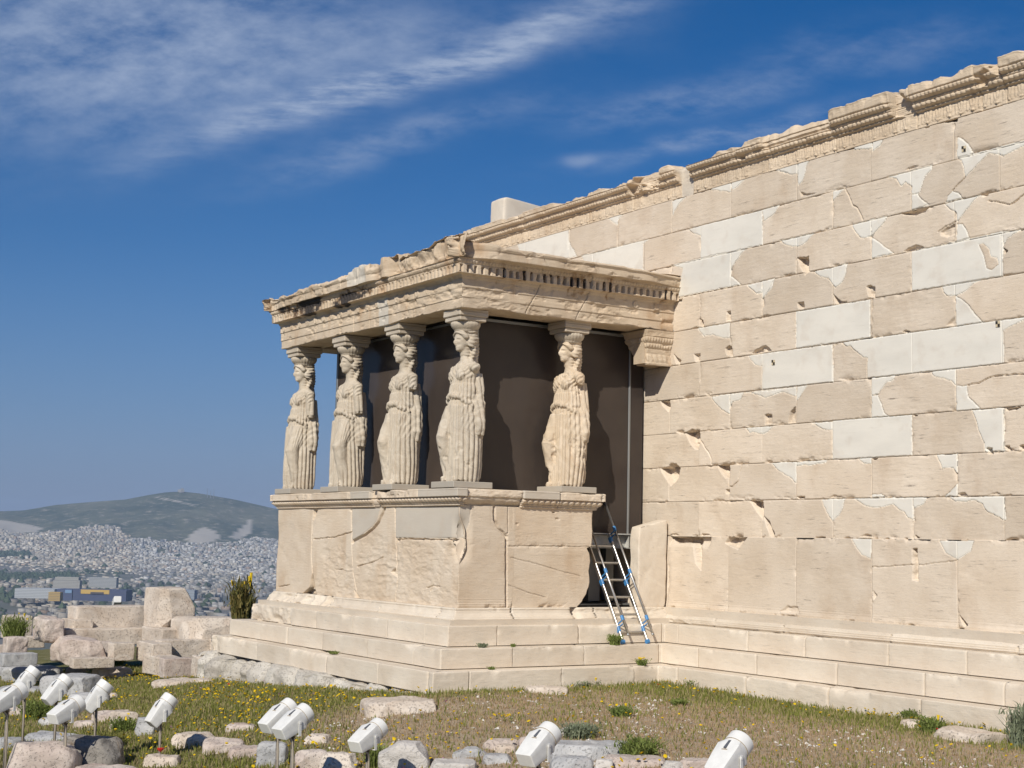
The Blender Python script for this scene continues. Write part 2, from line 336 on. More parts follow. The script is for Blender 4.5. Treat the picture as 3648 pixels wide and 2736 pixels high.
TRACE = '{"W":[[[3.59,4.917],[3.947,4.918],[3.947,4.826],[3.838,4.836],[3.747,4.863],[3.664,4.867]],[[3.953,4.917],[4.135,4.922],[4.072,4.833],[3.956,4.79]],[[2.278,4.925],[2.617,4.924],[2.618,4.769],[2.485,4.781],[2.403,4.829],[2.278,4.876]],[[2.617,4.924],[2.848,4.923],[2.779,4.84],[2.759,4.743],[2.709,4.653],[2.628,4.611]],[[5.284,4.674],[5.362,4.631],[5.44,4.563],[5.486,4.489],[5.509,4.427],[5.273,4.417]],[[5.281,4.424],[5.655,4.428],[5.897,4.432],[6.492,4.43],[6.492,4.394],[6.223,4.368],[5.94,4.311],[5.851,4.348],[5.731,4.386],[5.592,4.302],[5.396,4.171],[5.374,4.284],[5.343,4.379]],[[4.176,4.413],[4.583,4.418],[4.892,4.421],[4.892,4.369],[4.792,4.297],[4.758,4.225],[4.715,4.129],[4.656,4.114],[4.58,4.121],[4.581,4.22],[4.488,4.291],[4.419,4.258],[4.333,4.375]],[[4.58,4.121],[4.673,4.117],[4.722,4.049],[4.854,3.946],[4.578,3.937]],[[3.267,4.417],[3.476,4.412],[3.391,4.366],[3.334,4.32],[3.262,4.292]],[[5.204,4.049],[5.291,4.007],[5.353,3.932],[5.099,3.934],[5.14,3.997]],[[5.082,3.918],[5.254,3.925],[5.617,3.927],[5.508,3.865],[5.383,3.774],[5.279,3.678],[5.252,3.785],[5.162,3.839]],[[3.596,3.92],[3.933,3.931],[3.932,3.721],[3.833,3.717],[3.742,3.732],[3.651,3.822]],[[3.933,3.931],[4.191,3.93],[4.102,3.827],[3.995,3.765],[3.932,3.721]],[[3.932,3.708],[4.047,3.628],[4.153,3.551],[4.292,3.45],[3.922,3.439]],[[5.271,3.642],[5.349,3.628],[5.426,3.502],[5.441,3.437],[5.252,3.435]],[[4.571,3.433],[5.917,3.452],[5.913,2.942],[4.57,2.945]],[[5.904,3.448],[6.16,3.429],[5.984,3.361],[5.909,3.281]],[[2.928,3.42],[3.51,3.439],[3.492,3.325],[3.426,3.211],[3.313,3.157],[3.247,3.222],[3.18,3.3],[3.045,3.333]],[[2.406,3.927],[2.928,3.928],[2.81,3.848],[2.69,3.796],[2.528,3.8],[2.406,3.852],[2.282,3.933]],[[5.037,2.944],[5.623,2.936],[5.497,2.913],[5.394,2.844],[5.239,2.802],[5.109,2.824],[5.056,2.878]],[[5.239,2.802],[5.342,2.748],[5.443,2.643],[5.616,2.455],[5.235,2.446]],[[3.422,2.449],[3.917,2.45],[4.593,2.454],[5.235,2.446],[5.616,2.455],[6.408,2.443],[6.407,2.409],[6.188,2.414],[6.007,2.366],[5.903,2.327],[5.91,1.961],[5.228,1.953],[3.849,1.963],[3.85,2.21],[3.776,2.228],[3.642,2.329],[3.567,2.392],[3.513,2.386]],[[2.591,2.937],[3.906,2.935],[3.904,2.457],[2.592,2.453]],[[1.673,2.445],[1.946,2.447],[3.252,2.442],[3.266,1.962],[1.949,1.964],[1.947,2.274],[1.811,2.309],[1.708,2.4]],[[3.915,1.958],[4.303,1.958],[4.296,1.911],[4.225,1.89],[4.168,1.889],[4.11,1.839],[4.037,1.758],[3.914,1.745]],[[3.914,1.746],[4.023,1.744],[4.08,1.621],[4.136,1.515],[4.207,1.471],[3.912,1.474]],[[4.853,1.949],[5.228,1.953],[5.226,1.764],[5.168,1.82],[5.045,1.86],[4.886,1.905]],[[5.226,1.764],[5.392,1.756],[5.403,1.614],[5.478,1.558],[5.577,1.471],[5.222,1.468]],[[3.25,1.474],[4.564,1.467],[4.566,0.985],[3.25,0.978]],[[2.885,1.466],[3.257,1.462],[3.249,1.361],[3.124,1.362],[3.013,1.408]],[[5.458,1.464],[5.889,1.466],[5.894,0.979],[5.62,0.985],[5.621,1.089],[5.549,1.222],[5.5,1.355]],[[3.704,0.984],[3.91,0.982],[3.909,0.907],[3.785,0.911],[3.733,0.94]],[[4.929,0.976],[5.236,0.98],[5.233,0.752],[5.176,0.82],[5.02,0.814],[4.968,0.903]],[[5.199,0.601],[5.231,0.641],[5.229,0.495],[5.042,0.495],[5.134,0.552]],[[3.915,0.541],[4.073,0.533],[4.158,0.5],[3.914,0.498]],[[3.598,0.491],[4.569,0.489],[4.57,0.224],[4.498,0.245],[4.423,0.324],[4.354,0.345],[4.264,0.419],[4.101,0.384],[3.957,0.371],[3.827,0.392],[3.724,0.447]],[[4.573,0.489],[4.778,0.486],[4.737,0.414],[4.656,0.389],[4.574,0.369]],[[5.107,0.487],[5.892,0.488],[5.905,0.218],[5.851,0.228],[5.72,0.296],[5.647,0.316],[5.586,0.406],[5.463,0.447],[5.337,0.428],[5.209,0.44]],[[3.068,0.484],[3.462,0.49],[3.431,0.369],[3.355,0.282],[3.255,0.216],[3.185,0.282],[3.107,0.394]],[[2.133,0.98],[2.602,0.976],[2.603,0.695],[2.512,0.766],[2.379,0.827],[2.244,0.889]],[[2.602,0.976],[3.163,0.979],[3.139,0.941],[2.87,0.927],[2.602,0.93]],[[1.632,1.47],[2.148,1.46],[2.062,1.388],[1.967,1.363],[1.756,1.404],[1.703,1.388]],[[0.908,1.943],[1.292,1.952],[1.294,1.671],[1.136,1.742],[0.985,1.851]],[[1.301,1.952],[1.583,1.943],[1.503,1.852],[1.357,1.844],[1.302,1.793]],[[1.591,1.944],[2.603,1.948],[2.596,1.826],[2.346,1.9],[2.016,1.849],[1.677,1.949]],[[2.603,1.948],[2.807,1.954],[2.666,1.81],[2.603,1.77]],[[3.585,-0.001],[3.919,-0.004],[3.904,-0.243],[3.755,-0.196],[3.673,-0.117]],[[4.969,-0.013],[5.468,-0.008],[5.42,-0.128],[5.231,-0.225],[5.064,-0.153]],[[1.632,3.417],[1.951,3.432],[1.951,3.269],[1.839,3.272]],[[1.951,3.432],[2.175,3.436],[2.142,3.325],[1.952,3.188]],[[0.586,2.944],[1.283,2.938],[1.285,2.724],[1.142,2.739],[0.923,2.81],[0.738,2.805]],[[-0.025,3.934],[0.63,3.937],[1.301,3.932],[1.296,3.441],[0.123,3.442],[0.256,3.848]],[[1.301,3.932],[1.601,3.928],[1.382,3.77],[1.304,3.675]],[[1.295,3.591],[1.511,3.444],[1.296,3.441]],[[1.635,3.417],[1.941,3.428],[1.927,3.284],[1.82,3.288]],[[1.941,3.428],[2.18,3.436],[2.076,3.295],[1.942,3.179]],[[0.641,4.409],[1.935,4.409],[1.953,3.925],[1.601,3.928],[0.647,3.934],[0.643,4.265],[0.49,4.323],[0.369,4.41]],[[1.935,4.409],[2.264,4.413],[2.176,4.314],[1.966,4.247]],[[-2.311,4.428],[-0.54,4.412],[-0.687,4.355],[-0.677,3.844],[-1.968,4.024]],[[-4.212,4.941],[-2.666,4.919],[-2.651,4.443],[-2.825,4.457],[-4.006,4.543]],[[-2.66,4.718],[-2.417,4.437],[-2.673,4.434]],[[-1.648,4.93],[-1.194,4.922],[-1.328,4.838],[-1.346,4.746],[-1.506,4.857]],[[-0.006,4.893],[0.31,4.886],[0.137,4.81],[0.008,4.675]],[[0.516,4.897],[1.292,4.913],[1.294,4.772],[0.819,4.902]],[[1.302,4.911],[1.593,4.908],[1.405,4.816],[1.303,4.803]],[[2.173,4.908],[2.626,4.909],[2.627,4.765],[2.497,4.781]]],"I":[[[5.578,3.358],[5.639,3.355],[5.722,3.28],[5.743,3.19],[5.832,3.158],[5.854,3.087],[5.756,3.034],[5.688,3.062],[5.652,3.204]]],"H":[[0.16,[[2.62,3.649],[2.83,3.639],[2.845,3.431],[2.77,3.385],[2.67,3.513]]],[0.05,[[4.403,4.428],[4.524,4.47],[4.609,4.479],[4.793,4.435]]],[0.09,[[4.208,3.93],[4.854,3.923],[4.787,3.874],[4.687,3.859],[4.552,3.869],[4.399,3.916]]],[0.04,[[4.998,3.598],[5.095,3.646],[5.247,3.671],[5.245,3.519],[5.126,3.5],[5.013,3.544]]],[0.06,[[4.43,3.442],[4.549,3.489],[4.65,3.506],[4.783,3.446],[4.574,3.433]]],[0.05,[[2.628,4.611],[2.679,4.442],[2.869,4.428],[3.045,4.445],[2.769,4.483],[2.689,4.512]]],[0.08,[[4.646,4.901],[4.847,4.889],[4.98,4.911],[5.286,4.853],[5.287,4.918],[5.061,4.905]]],[0.06,[[5.617,3.927],[5.724,3.925],[5.723,3.888],[5.647,3.896]]],[0.08,[[5.923,3.273],[5.981,3.215],[5.936,3.173]]],[0.22,[[0.351,1.462],[0.469,1.507],[0.664,1.49],[0.685,1.327],[0.639,1.21],[0.571,1.213],[0.432,1.32]]],[0.22,[[-0.229,0.975],[-0.044,0.995],[0.016,1.044],[0.137,1.04],[0.239,0.961],[0.211,0.835],[0.042,0.712],[-0.041,0.778]]],[0.2,[[1.032,0.986],[1.31,1.001],[1.312,0.783],[1.22,0.798],[1.126,0.873]]],[0.2,[[1.701,0.489],[1.981,0.486],[1.999,0.368],[1.991,0.216],[1.904,0.287],[1.781,0.405]]],[0.1,[[1.982,0.298],[2.111,0.205],[2.205,0.043],[2.197,0.008],[2.112,0.019],[2.043,0.147]]],[0.06,[[1.992,1.628],[2.069,1.636],[2.147,1.613],[2.139,1.49],[2.001,1.498]]],[0.06,[[2.493,1.644],[2.592,1.696],[2.601,1.476],[2.443,1.485]]],[0.06,[[1.221,0.652],[1.313,0.656],[1.314,0.578],[1.222,0.579]]],[0.08,[[2.619,0.535],[2.774,0.527],[2.757,0.499],[2.644,0.5]]],[0.04,[[3.092,0.5],[3.263,0.542],[3.416,0.529],[3.432,0.495]]],[0.15,[[-0.247,1.96],[-0.009,1.95],[0.003,1.827],[-0.037,1.784],[-0.183,1.89]]],[0.05,[[-0.007,-0.004],[0.013,0.028],[0.153,0.048],[0.313,0.005]]],[0.05,[[0.683,0.002],[0.721,0.057],[0.892,0.034],[0.968,0.004]]],[0.04,[[1.154,0.002],[1.464,0.038],[1.625,0.003]]],[0.08,[[0.622,3.075],[0.716,3.039],[0.736,2.952],[0.642,2.962]]],[0.06,[[1.21,3.102],[1.3,3.103],[1.319,2.958],[1.211,2.97]]],[0.06,[[2.616,3.058],[2.743,3.053],[2.759,2.962],[2.648,2.964]]],[0.06,[[3.827,3.099],[3.899,3.122],[3.984,3.078],[3.983,2.951],[3.869,2.965]]],[0.05,[[0.515,2.584],[0.666,2.582],[0.668,2.448],[0.555,2.458]]],[0.06,[[1.197,2.59],[1.286,2.629],[1.358,2.562],[1.359,2.456],[1.216,2.493]]],[0.06,[[1.708,2.458],[1.844,2.526],[2.013,2.556],[2.13,2.464]]],[0.06,[[0.051,2.628],[0.248,2.51],[0.21,2.452],[0.132,2.471]]],[0.08,[[3.253,3.099],[3.313,2.953],[3.551,2.945],[3.403,2.981]]],[0.1,[[0,3.38],[0.254,3.416],[0.235,3.368]]],[0.05,[[1.135,3.424],[1.456,3.429],[1.315,3.407]]],[0.06,[[4.398,2.459],[4.469,2.494],[4.579,2.455]]],[0.03,[[5.065,2.47],[5.23,2.586],[5.228,2.447]]],[0.06,[[3.259,2.439],[3.422,2.446],[3.291,2.422]]],[0.1,[[4.577,1.467],[4.7,1.466],[4.584,1.438]]],[0.1,[[5.901,1.46],[6.171,1.467],[6.05,1.431],[5.919,1.42]]],[0.1,[[3.917,0.977],[4.047,0.979],[3.989,0.952],[3.917,0.952]]],[0.08,[[5.633,1.029],[5.67,1.037],[5.743,1.024],[5.742,0.955],[5.668,0.958]]],[0.08,[[5.901,1.047],[5.961,1.049],[5.995,0.965],[5.912,0.998]]],[0.08,[[6.091,1.039],[6.164,1.045],[6.219,0.985],[6.113,0.98]]],[0.06,[[5.243,0.53],[5.338,0.543],[5.388,0.498],[5.249,0.495]]],[0.04,[[5.575,0.495],[5.784,0.541],[5.904,0.5],[5.904,0.49]]],[0.05,[[3.678,0.015],[3.81,0.064],[3.912,0.049],[3.926,0.011]]],[0.04,[[3.225,0.011],[3.286,0.039],[3.317,0.001]]],[0.08,[[4.592,0.064],[4.679,0.013],[4.598,0.007]]],[0.04,[[4.574,1.073],[4.662,0.991],[4.77,0.987],[4.635,1.029]]],[0.05,[[4.491,0.24],[4.57,0.224],[4.57,0.193]]],[0.08,[[4.558,-0.104],[4.646,-0.103],[4.655,-0.481],[4.567,-0.484]]],[0.03,[[2.27,-0.966],[2.454,-0.862],[2.636,-0.865],[2.696,-0.966]]],[0.14,[[0.003,-0.011],[0.663,-0.006],[0.754,-0.182],[0.74,-0.478],[0.596,-0.368],[0.521,-0.094],[0.117,-0.099]]],[0.16,[[1.289,-0.0],[1.689,0.003],[1.492,-0.171],[1.222,-0.086]]],[0.08,[[5.223,-0.818],[5.386,-0.956],[5.315,-0.978]]],[0.03,[[3.916,-0.588],[4.022,-0.682],[3.942,-0.745]]]],"CR":[[[3.476,4.412],[3.541,4.309],[3.615,4.172],[3.689,4.117],[3.743,4.025],[3.788,3.949]],[[5.722,3.838],[6.027,3.733],[6.213,3.815]],[[5.396,4.171],[5.204,4.055]],[[0.695,1.333],[0.841,1.177],[0.918,1.076],[0.919,0.996]],[[1.555,0.969],[1.511,0.863],[1.476,0.755],[1.367,0.686],[1.313,0.681]],[[5.392,1.756],[5.556,1.768],[5.743,1.824],[6.104,1.823],[6.233,1.803]],[[4.982,3.594],[5.095,3.646],[5.255,3.676]],[[3.917,-0.341],[4.209,-0.324],[4.72,-0.292],[5.231,-0.234]]],"PS":[[0.12,[[-4.437,-0.653],[-4.279,-1.013],[-4.817,-1.02],[-4.528,-0.891]]],[0.06,[[-4.499,0.304],[-4.333,0.303],[-4.466,0.131],[-4.51,0.131]]],[0.04,[[-3.309,0.311],[-3.147,0.31],[-3.143,0.25]]],[0.06,[[-1.745,-0.112],[-0.075,-0.104],[-0.072,-0.15],[-0.192,-0.132],[-1.623,-0.137],[-1.709,-0.197]]],[0.1,[[-3.004,-0.865],[-2.797,-1.004],[-2.944,-1.003]]],[0.05,[[-1.75,-0.509],[-1.649,-0.675],[-1.926,-0.598]]]],"PSJ":[[0.012,[[-4.503,0.131],[-4.512,0.02],[-4.491,-0.451],[-4.437,-0.653]]],[0.008,[[-3.174,0.31],[-3.134,-0.005],[-3.121,-0.184],[-3.038,-0.629],[-2.922,-0.862],[-2.829,-1.005]]],[0.03,[[-2.108,0.309],[-2.282,0.115],[-2.434,0.027],[-2.748,-0.092],[-3.007,-0.139],[-3.104,-0.184]]],[0.01,[[-1.802,0.314],[-1.745,-0.112],[-1.698,-0.606],[-1.649,-0.675],[-1.718,-1.0]]],[0.006,[[-4.442,-0.152],[-3.691,-0.115],[-3.148,-0.035]]],[0.008,[[-2.912,-0.537],[-2.464,-0.468],[-2.124,-0.389]]],[0.006,[[-0.836,-0.771],[-0.672,-0.738],[-0.481,-0.745]]],[0.006,[[-0.723,-0.807],[-0.659,-0.731]]],[0.006,[[-5.725,-0.934],[-5.292,-0.886]]],[0.006,[[-3.687,-0.602],[-3.377,-0.594]]]],"PSW":[[[-1.787,0.321],[-0.043,0.313],[-0.049,-0.097],[-1.76,-0.108]],[[-3.147,0.31],[-2.264,0.311],[-2.346,0.129],[-2.499,0.042],[-2.814,-0.078],[-3.106,-0.154]]],"PE":[[0.08,[[-2.052,0.276],[-2.025,0.292],[-1.962,0.294],[-1.989,0.275]]],[0.03,[[-1.988,0.221],[-1.933,0.216],[-1.887,0.194],[-1.923,0.171],[-1.978,0.184]]],[0.03,[[-2.617,0.131],[-2.564,0.117],[-2.581,0.088],[-2.616,0.094]]],[0.05,[[-2.804,-0.02],[-2.735,-0.033],[-2.741,-0.135],[-2.768,-0.106]]],[0.07,[[-3.515,-0.106],[-3.415,-0.105],[-3.47,-0.191],[-3.513,-0.163]]]],"PEJ":[[0.02,[[-2.952,0.337],[-2.944,0.166],[-2.875,0.051],[-2.804,-0.02],[-2.748,-0.062],[-2.748,-0.208],[-2.734,-0.73],[-2.71,-0.983]]],[0.008,[[-2.736,0.344],[-2.727,-0.018],[-2.787,-0.034]]],[0.008,[[-2.74,-0.186],[-1.897,-0.176],[-1.308,-0.175]]],[0.006,[[-3.318,0.322],[-3.321,0.127],[-3.381,-0.097]]],[0.004,[[-2.675,-0.338],[-2.251,-0.42],[-1.89,-0.506],[-1.523,-0.578]]],[0.004,[[-2.7,-0.701],[-2.312,-0.817],[-2.062,-0.861]]]],"PEW":[[[-3.577,0.318],[-3.318,0.326],[-3.321,0.127],[-3.381,-0.097],[-3.531,-0.1]]],"PEEND":[[-1.337,0.361],[-1.323,-0.172],[-1.401,-0.193],[-1.371,-0.26],[-1.359,-0.396],[-1.351,-0.622],[-1.388,-0.817],[-1.46,-0.921],[-1.551,-0.984]]}'
TR = json.loads(TRACE)
XW, YP, YN = -5.8204, -3.4796, -1.375
S_, H_ = .65494, .49
def lines(a, b, step, spec=(), eps=.0045):
    u = list(np.arange(a, b, step))+[b]
    ad = []
    for q in spec:
        if a < q < b: ad += [q-eps, q, q+eps]
    u = [q for q in u if all(abs(q-k) > eps*.8 for k in ad) or q in (a, b)]
    return np.unique(np.round(np.array(u+ad), 5))
def densify(poly, step):
    o = [poly[0]]
    for a, b in zip(poly[:-1], poly[1:]):
        n = max(1, int(math.ceil(math.hypot(b[0]-a[0], b[1]-a[1])/step)))
        for i in range(1, n+1): o.append((a[0]+(b[0]-a[0])*i/n, a[1]+(b[1]-a[1])*i/n))
    return np.array(o)
def smoothprof(P, rad):
    d = np.r_[0, np.cumsum(np.hypot(*np.diff(P, axis=0).T))]
    wgt = np.exp(-((d[:, None]-d[None])/rad)**2); wgt /= wgt.sum(1, keepdims=True)
    return wgt@P
def sweep(name, path, ws, prof, disp, mat, parent, sub, wear_r=.03, post=None):
    """carry a moulding profile (offset outward, z) along a plan polyline; disp gives relief, wear and colour per point"""
    n = len(path)-1; path = [np.array(q, float) for q in path]
    N = []
    for a, b in zip(path[:-1], path[1:]):
        d = (b-a)/np.linalg.norm(b-a); N.append(np.array([d[1], -d[0]]))
    mit = [N[0]]+[(N[i]+N[i+1])/(1+N[i]@N[i+1]) for i in range(n-1)]+[N[-1]]
    P = prof; Ps = smoothprof(P, wear_r)
    VV = []; AA = []; prev = None
    for i in range(n):
        w_ = ws[i]; A, B = path[i], path[i+1]
        off0 = P[:, 0][None]; z0 = P[:, 1][None]
        base = A[None]+(B-A)[None]*w_[:, None]
        mv = np.where(w_[:, None] <= 1e-9, mit[i][None], np.where(w_[:, None] >= 1-1e-9, mit[i+1][None], N[i][None]))
        mo = mit[i][None]*(1-w_[:, None])+mit[i+1][None]*w_[:, None]
        X = base[:, 0:1]+mo[:, 0:1]*off0; Y = base[:, 1:2]+mo[:, 1:2]*off0; Z = np.broadcast_to(z0, X.shape)
        rec, dz, wear, R, G, Bc = disp(i, X, Y, Z, np.broadcast_to(off0, X.shape), w_)
        wear = np.clip(wear, 0, 1)
        offs = (Ps[:, 0]-P[:, 0])[None]*wear-rec; zz = Z+(Ps[:, 1]-P[:, 1])[None]*wear+dz
        X = X+mv[:, 0:1]*offs; Y = Y+mv[:, 1:2]*offs
        V = np.stack([X, Y, zz], -1); At = np.stack(np.broadcast_arrays(R+0*X, G+0*X, Bc+0*X), -1)
        if prev is not None:
            V[0] = (V[0]+prev[-1])/2; VV[-1] = VV[-1][:-1]; AA[-1] = AA[-1][:-1]
        prev = V; VV.append(V); AA.append(At)
    V = np.concatenate(VV); At = np.concatenate(AA); nu, nv = V.shape[:2]
    V = V.reshape(-1, 3)
    if post: V = post(V)
    return mesh(name, V, gridfaces(nu, nv), mat, parent, attrs=At.reshape(-1, 3), sub=sub)
def apply_holes(U, V, rec, holes, seed=0):
    for hi, (d, poly) in enumerate(holes):
        a, b = local(U, V, poly, .03)
        if a.stop-a.start < 2 or b.stop-b.start < 2: continue
        x, z = np.meshgrid(U[a], V[b], indexing='ij')
        wx = x+fbm(x*14, z*14, hi, seed, 3)*.012; wz = z+fbm(x*14, z*14, hi+50, seed, 3)*.012
        ins = inpoly(wx, wz, poly); sd = segdist(wx, wz, poly)
        xs = [q[0] for q in poly]; zs = [q[1] for q in poly]
        g = 1.0
        if d >= .15: g = np.clip(.15+.6*(x-min(xs))/(max(xs)-min(xs))+.5*(z-min(zs))/(max(zs)-min(zs)), .1, 1.1)
        dep = d*g*sst(sd, 0, .012 if d > .05 else .03)*(1+.35*fbm(x*18, z*18, 3, seed+7, 3))
        rec[a, b] = np.where(ins, np.maximum(rec[a, b], dep), rec[a, b])
def apply_lines(U, V, rec, pts, width, depth, closed, mask=None):
    a, b = local(U, V, pts, width*2+.01)
    if a.stop-a.start < 2 or b.stop-b.start < 2: return
    x, z = np.meshgrid(U[a], V[b], indexing='ij')
    wx = x+fbm(x*20, z*20, 1, 3, 2)*.008; wz = z+fbm(x*20, z*20, 9, 3, 2)*.008
    sd = segdist(wx, wz, pts, closed)
    rec[a, b] = np.maximum(rec[a, b], depth*(1-sst(sd, width*.4, width)))

# ================================================================== THE LONG WALL
ZERO = (0, 0, 0)
wallo = empty('temple_wall', (2, 0, -1.97), 'long ancient wall of cream marble blocks patched with paler new marble, running from the porch out of the picture', 'wall')
WS = (2, 0, -1.97)
XE = 9.6
jx = [k*S_-.0105 for k in range(-9, 16)]
U = np.concatenate([lines(-5.8, -.62, .02, jx), lines(-.615, 7.3, .0088, jx), lines(7.33, XE, .03, jx)])
Vz = lines(0.0, 4.9, .0088, [k*H_ for k in range(1, 10)])
def wall_disp(i, X, Y, Z, OFF, w_):
    U_ = X[:, 0]; V_ = Z[0]
    row = np.clip(np.floor(Z/H_).astype(int), 0, 9)            # 0 = lowest course
    par = (row+1) % 2
    bid = np.floor(((X+.0105)/S_-par)/2).astype(int)
    tone = _h(bid, row, bid*0, 5)
    # distance to joints
    dzj = np.abs(Z/H_-np.round(Z/H_))*H_; inner = (Z > .1) & (Z < 4.85)
    uu = ((X+.0105)/S_-par)/2; dxj = np.abs(uu-np.round(uu))*2*S_
    new = np.zeros(X.shape)
    rec = np.zeros(X.shape)
    for poly in TR['W']:
        a, b = local(U_, V_, poly, .02)
        if a.stop-a.start < 2 or b.stop-b.start < 2: continue
        x, z = X[a, b], Z[a, b]
        wx = x+fbm(x*16, z*16, 1, 3, 3)*.012; wz = z+fbm(x*16, z*16, 9, 3, 3)*.012
        big = (max(q[0] for q in poly)-min(q[0] for q in poly)) > 1.0
        ins = inpoly(x if big else wx, z if big else wz, poly)
        new[a, b] = np.maximum(new[a, b], ins)
        sd = segdist(wx, wz, poly)
        rec[a, b] = np.maximum(rec[a, b], .018*(1-sst(sd, .0015, .0055)))
    for poly in TR['I']:
        a, b = local(U_, V_, poly, .02); x, z = X[a, b], Z[a, b]
        new[a, b] = np.where(inpoly(x, z, poly), 0, new[a, b])
        rec[a, b] = np.maximum(rec[a, b], .012*(1-sst(segdist(x, z, poly), .001, .0055)))
    old = 1-new
    # slight unevenness of each block and the bedding of the marble
    o = (_h(bid, row, bid*0, 9)-.5)*.009+(X-(bid*2+par+1)*S_)*(_h(bid, row, bid*0, 11)-.5)*.008
    rel = fbm(X*2.2, Z*4, tone*9, 1, 3)*.006+fbm(X*5, Z*30, tone*9, 2, 3)*.0022+fbm(X*28, Z*28, 0, 4, 2)*.0012
    rec = rec+old*(o+rel+.002)
    # chipped arrises
    n1 = fbm(X*9, Z*9, tone*5, 21, 4); n2 = fbm(X*3.1, Z*3.1, tone*5, 31, 3)
    ed = np.minimum(np.where(inner, dzj, 9), dxj)
    chip = np.clip(n1*.8+n2*.9-.18, 0, 1)
    rec = rec+old*chip*.10*np.exp(-ed/.018)
    dlow = (Z/H_-np.floor(Z/H_))*H_
    chip2 = np.clip(fbm(X*4, Z*9, tone*3, 41, 4)-.22, 0, 1)
    rec = rec+old*chip2*.22*np.exp(-dlow/.028)
    # joints
    jd = .02*old+.010*new
    rec = np.maximum(rec, np.where(inner, (jd+.012)*(1-sst(dzj, .002, .0055)), 0)+0)
    rec = np.maximum(rec, (jd+.004)*(1-sst(dxj, .001, .0048)))
    apply_holes(U_, V_, rec, TR['H'])
    for pts in TR['CR']: apply_lines(U_, V_, rec, pts, .009, .03, False)
    B = np.where((X < -.05) & (X > -.62) & (Z < 2.5), .22*np.exp(-((X+.30)/.12)**2)*(1+.7*fbm(X*4, Z*2, 0, 77)), 0)
    B = B+sst(rec, .05, .12)*.0
    B = B+.24*(_h(bid, row, bid*0, 17) > .72)*np.clip(fbm(X*2.5, Z*16, tone*7, 19, 4)+.15, 0, 1)*old
    return rec, 0, 0*X, new, tone, B
profw = np.stack([np.zeros(len(Vz)), Vz], 1)
sweep('ashlar_masonry', [(-5.8, 0), (XE, 0)], [(U+5.8)/(XE+5.8)], profw, wall_disp, M['wall'], wallo, WS)
# orthostate course
U2 = np.concatenate([lines(-5.8, -.62, .05), lines(-.6, 7.3, .009, [k*S_-.0105 for k in range(0, 12, 2)]), lines(7.33, XE, .03)])
P2 = densify([(.012, -1.0), (.012, -.965), (.006, -.955), (.0, -.9), (0, 0.0), (-.05, .001)], .009)
def orth_disp(i, X, Y, Z, OFF, w_):
    U_ = X[:, 0]; V_ = Z[0]
    uu = (X+.0105)/S_/2; bid = np.floor(uu).astype(int); dxj = np.abs(uu-np.round(uu))*2*S_
    tone = _h(bid, bid*0+3, bid*0, 5); new = np.zeros(X.shape)
    rec = fbm(X*1.8, Z*2.5, tone*9, 1, 4)*.014+fbm(X*6, Z*14, tone*9, 2, 3)*.004+(_h(bid, bid*0, bid*0, 8)-.5)*.01
    for poly in TR['W'][46:48]:
        ins = inpoly(X, Z, poly); new[ins] = 1; rec[ins] = 0
        rec = np.maximum(rec, .014*(1-sst(segdist(X, Z, poly), .001, .006)))
    n1 = fbm(X*8, Z*8, tone*5, 21, 4); n2 = fbm(X*2.5, Z*2.5, tone*5, 31, 3)
    ed = np.minimum(np.minimum(dxj, np.abs(Z+1.0)), np.abs(Z))
    rec = rec+(1-new)*np.clip(n1*.9+n2*.8-.12, 0, 1)*.10*np.exp(-ed/.022)
    # worn fluting along the foot
    fl = np.exp(-((Z+.94)/.05)**2)*np.sin((Z+1)*2*np.pi/.028)*.003
    rec = rec+fl
    rec = np.maximum(rec, .03*(1-sst(dxj, .001, .005)))
    k = [np.searchsorted(V_[:-6], q) for q in (-1, 0)]
    Vm = V_.copy(); Vm[-6:] = np.maximum.accumulate(Vm[-6:])
    apply_holes(U_, np.maximum.accumulate(V_), rec, [h for h in TR['H'] if min(q[1] for q in h[1]) < -.02])
    for pts in TR['CR']: 
        if max(q[1] for q in pts) < .05: apply_lines(U_, np.maximum.accumulate(V_), rec, pts, .008, .02, False)
    # wide broken recess under the first course next to the porch
    g = fbm(X*5, Z*5, 0, 88, 3)*.05
    br = sst(X, -.02, .03)*(1-sst(X, .86, .95))*sst(Z+g, -.16, -.03)
    rec = rec+br*.07
    B = .12*np.clip(fbm(X*2, Z*2, 0, 90, 3), 0, 1)
    return rec, 0, 0*X, new, tone, B
sweep('orthostate_course', [(-5.8, -.008), (XE, -.008)], [(U2+5.8)/(XE+5.8)], P2, orth_disp, M['wall'], wallo, WS)
mb = MB(); mb.box((1.9, .72, 1.6), (15.4, .9, 6.9)); mb.build('wall_core', M['wall'], wallo, sub=WS)

# crowning band of carved mouldings
PC = densify([(-.02, 4.9), (.016, 4.903), (.016, 4.92), (.01, 4.93), (.01, 5.095), (.03, 5.10), (.042, 5.108), (.042, 5.118), (.034, 5.125), (.045, 5.13), (.075, 5.15), (.088, 5.18), (.086, 5.19), (.098, 5.195), (.098, 5.21), (.09, 5.215), (.10, 5.22), (.14, 5.24), (.158, 5.275), (.15, 5.285), (.175, 5.29), (.178, 5.345), (.185, 5.36), (.17, 5.372), (-.35, 5.40)], .0085)
U3 = np.concatenate([lines(-5.75, 7.3, .011), lines(7.33, XE, .04)])
CB = [(-5.8, -4.4, 0), (-4.4, -3.8, 1), (-3.8, -2.1, 0), (-2.1, -.95, 1), (-.95, .21, 3), (.21, .47, 4), (.47, 1.5, 1), (1.5, 2.05, 3), (2.05, 3.33, 2), (3.33, 4.35, 0), (4.35, 4.68, 3), (4.68, 5.65, 1), (5.65, 6.0, 3), (6.0, 9.6, 0)]
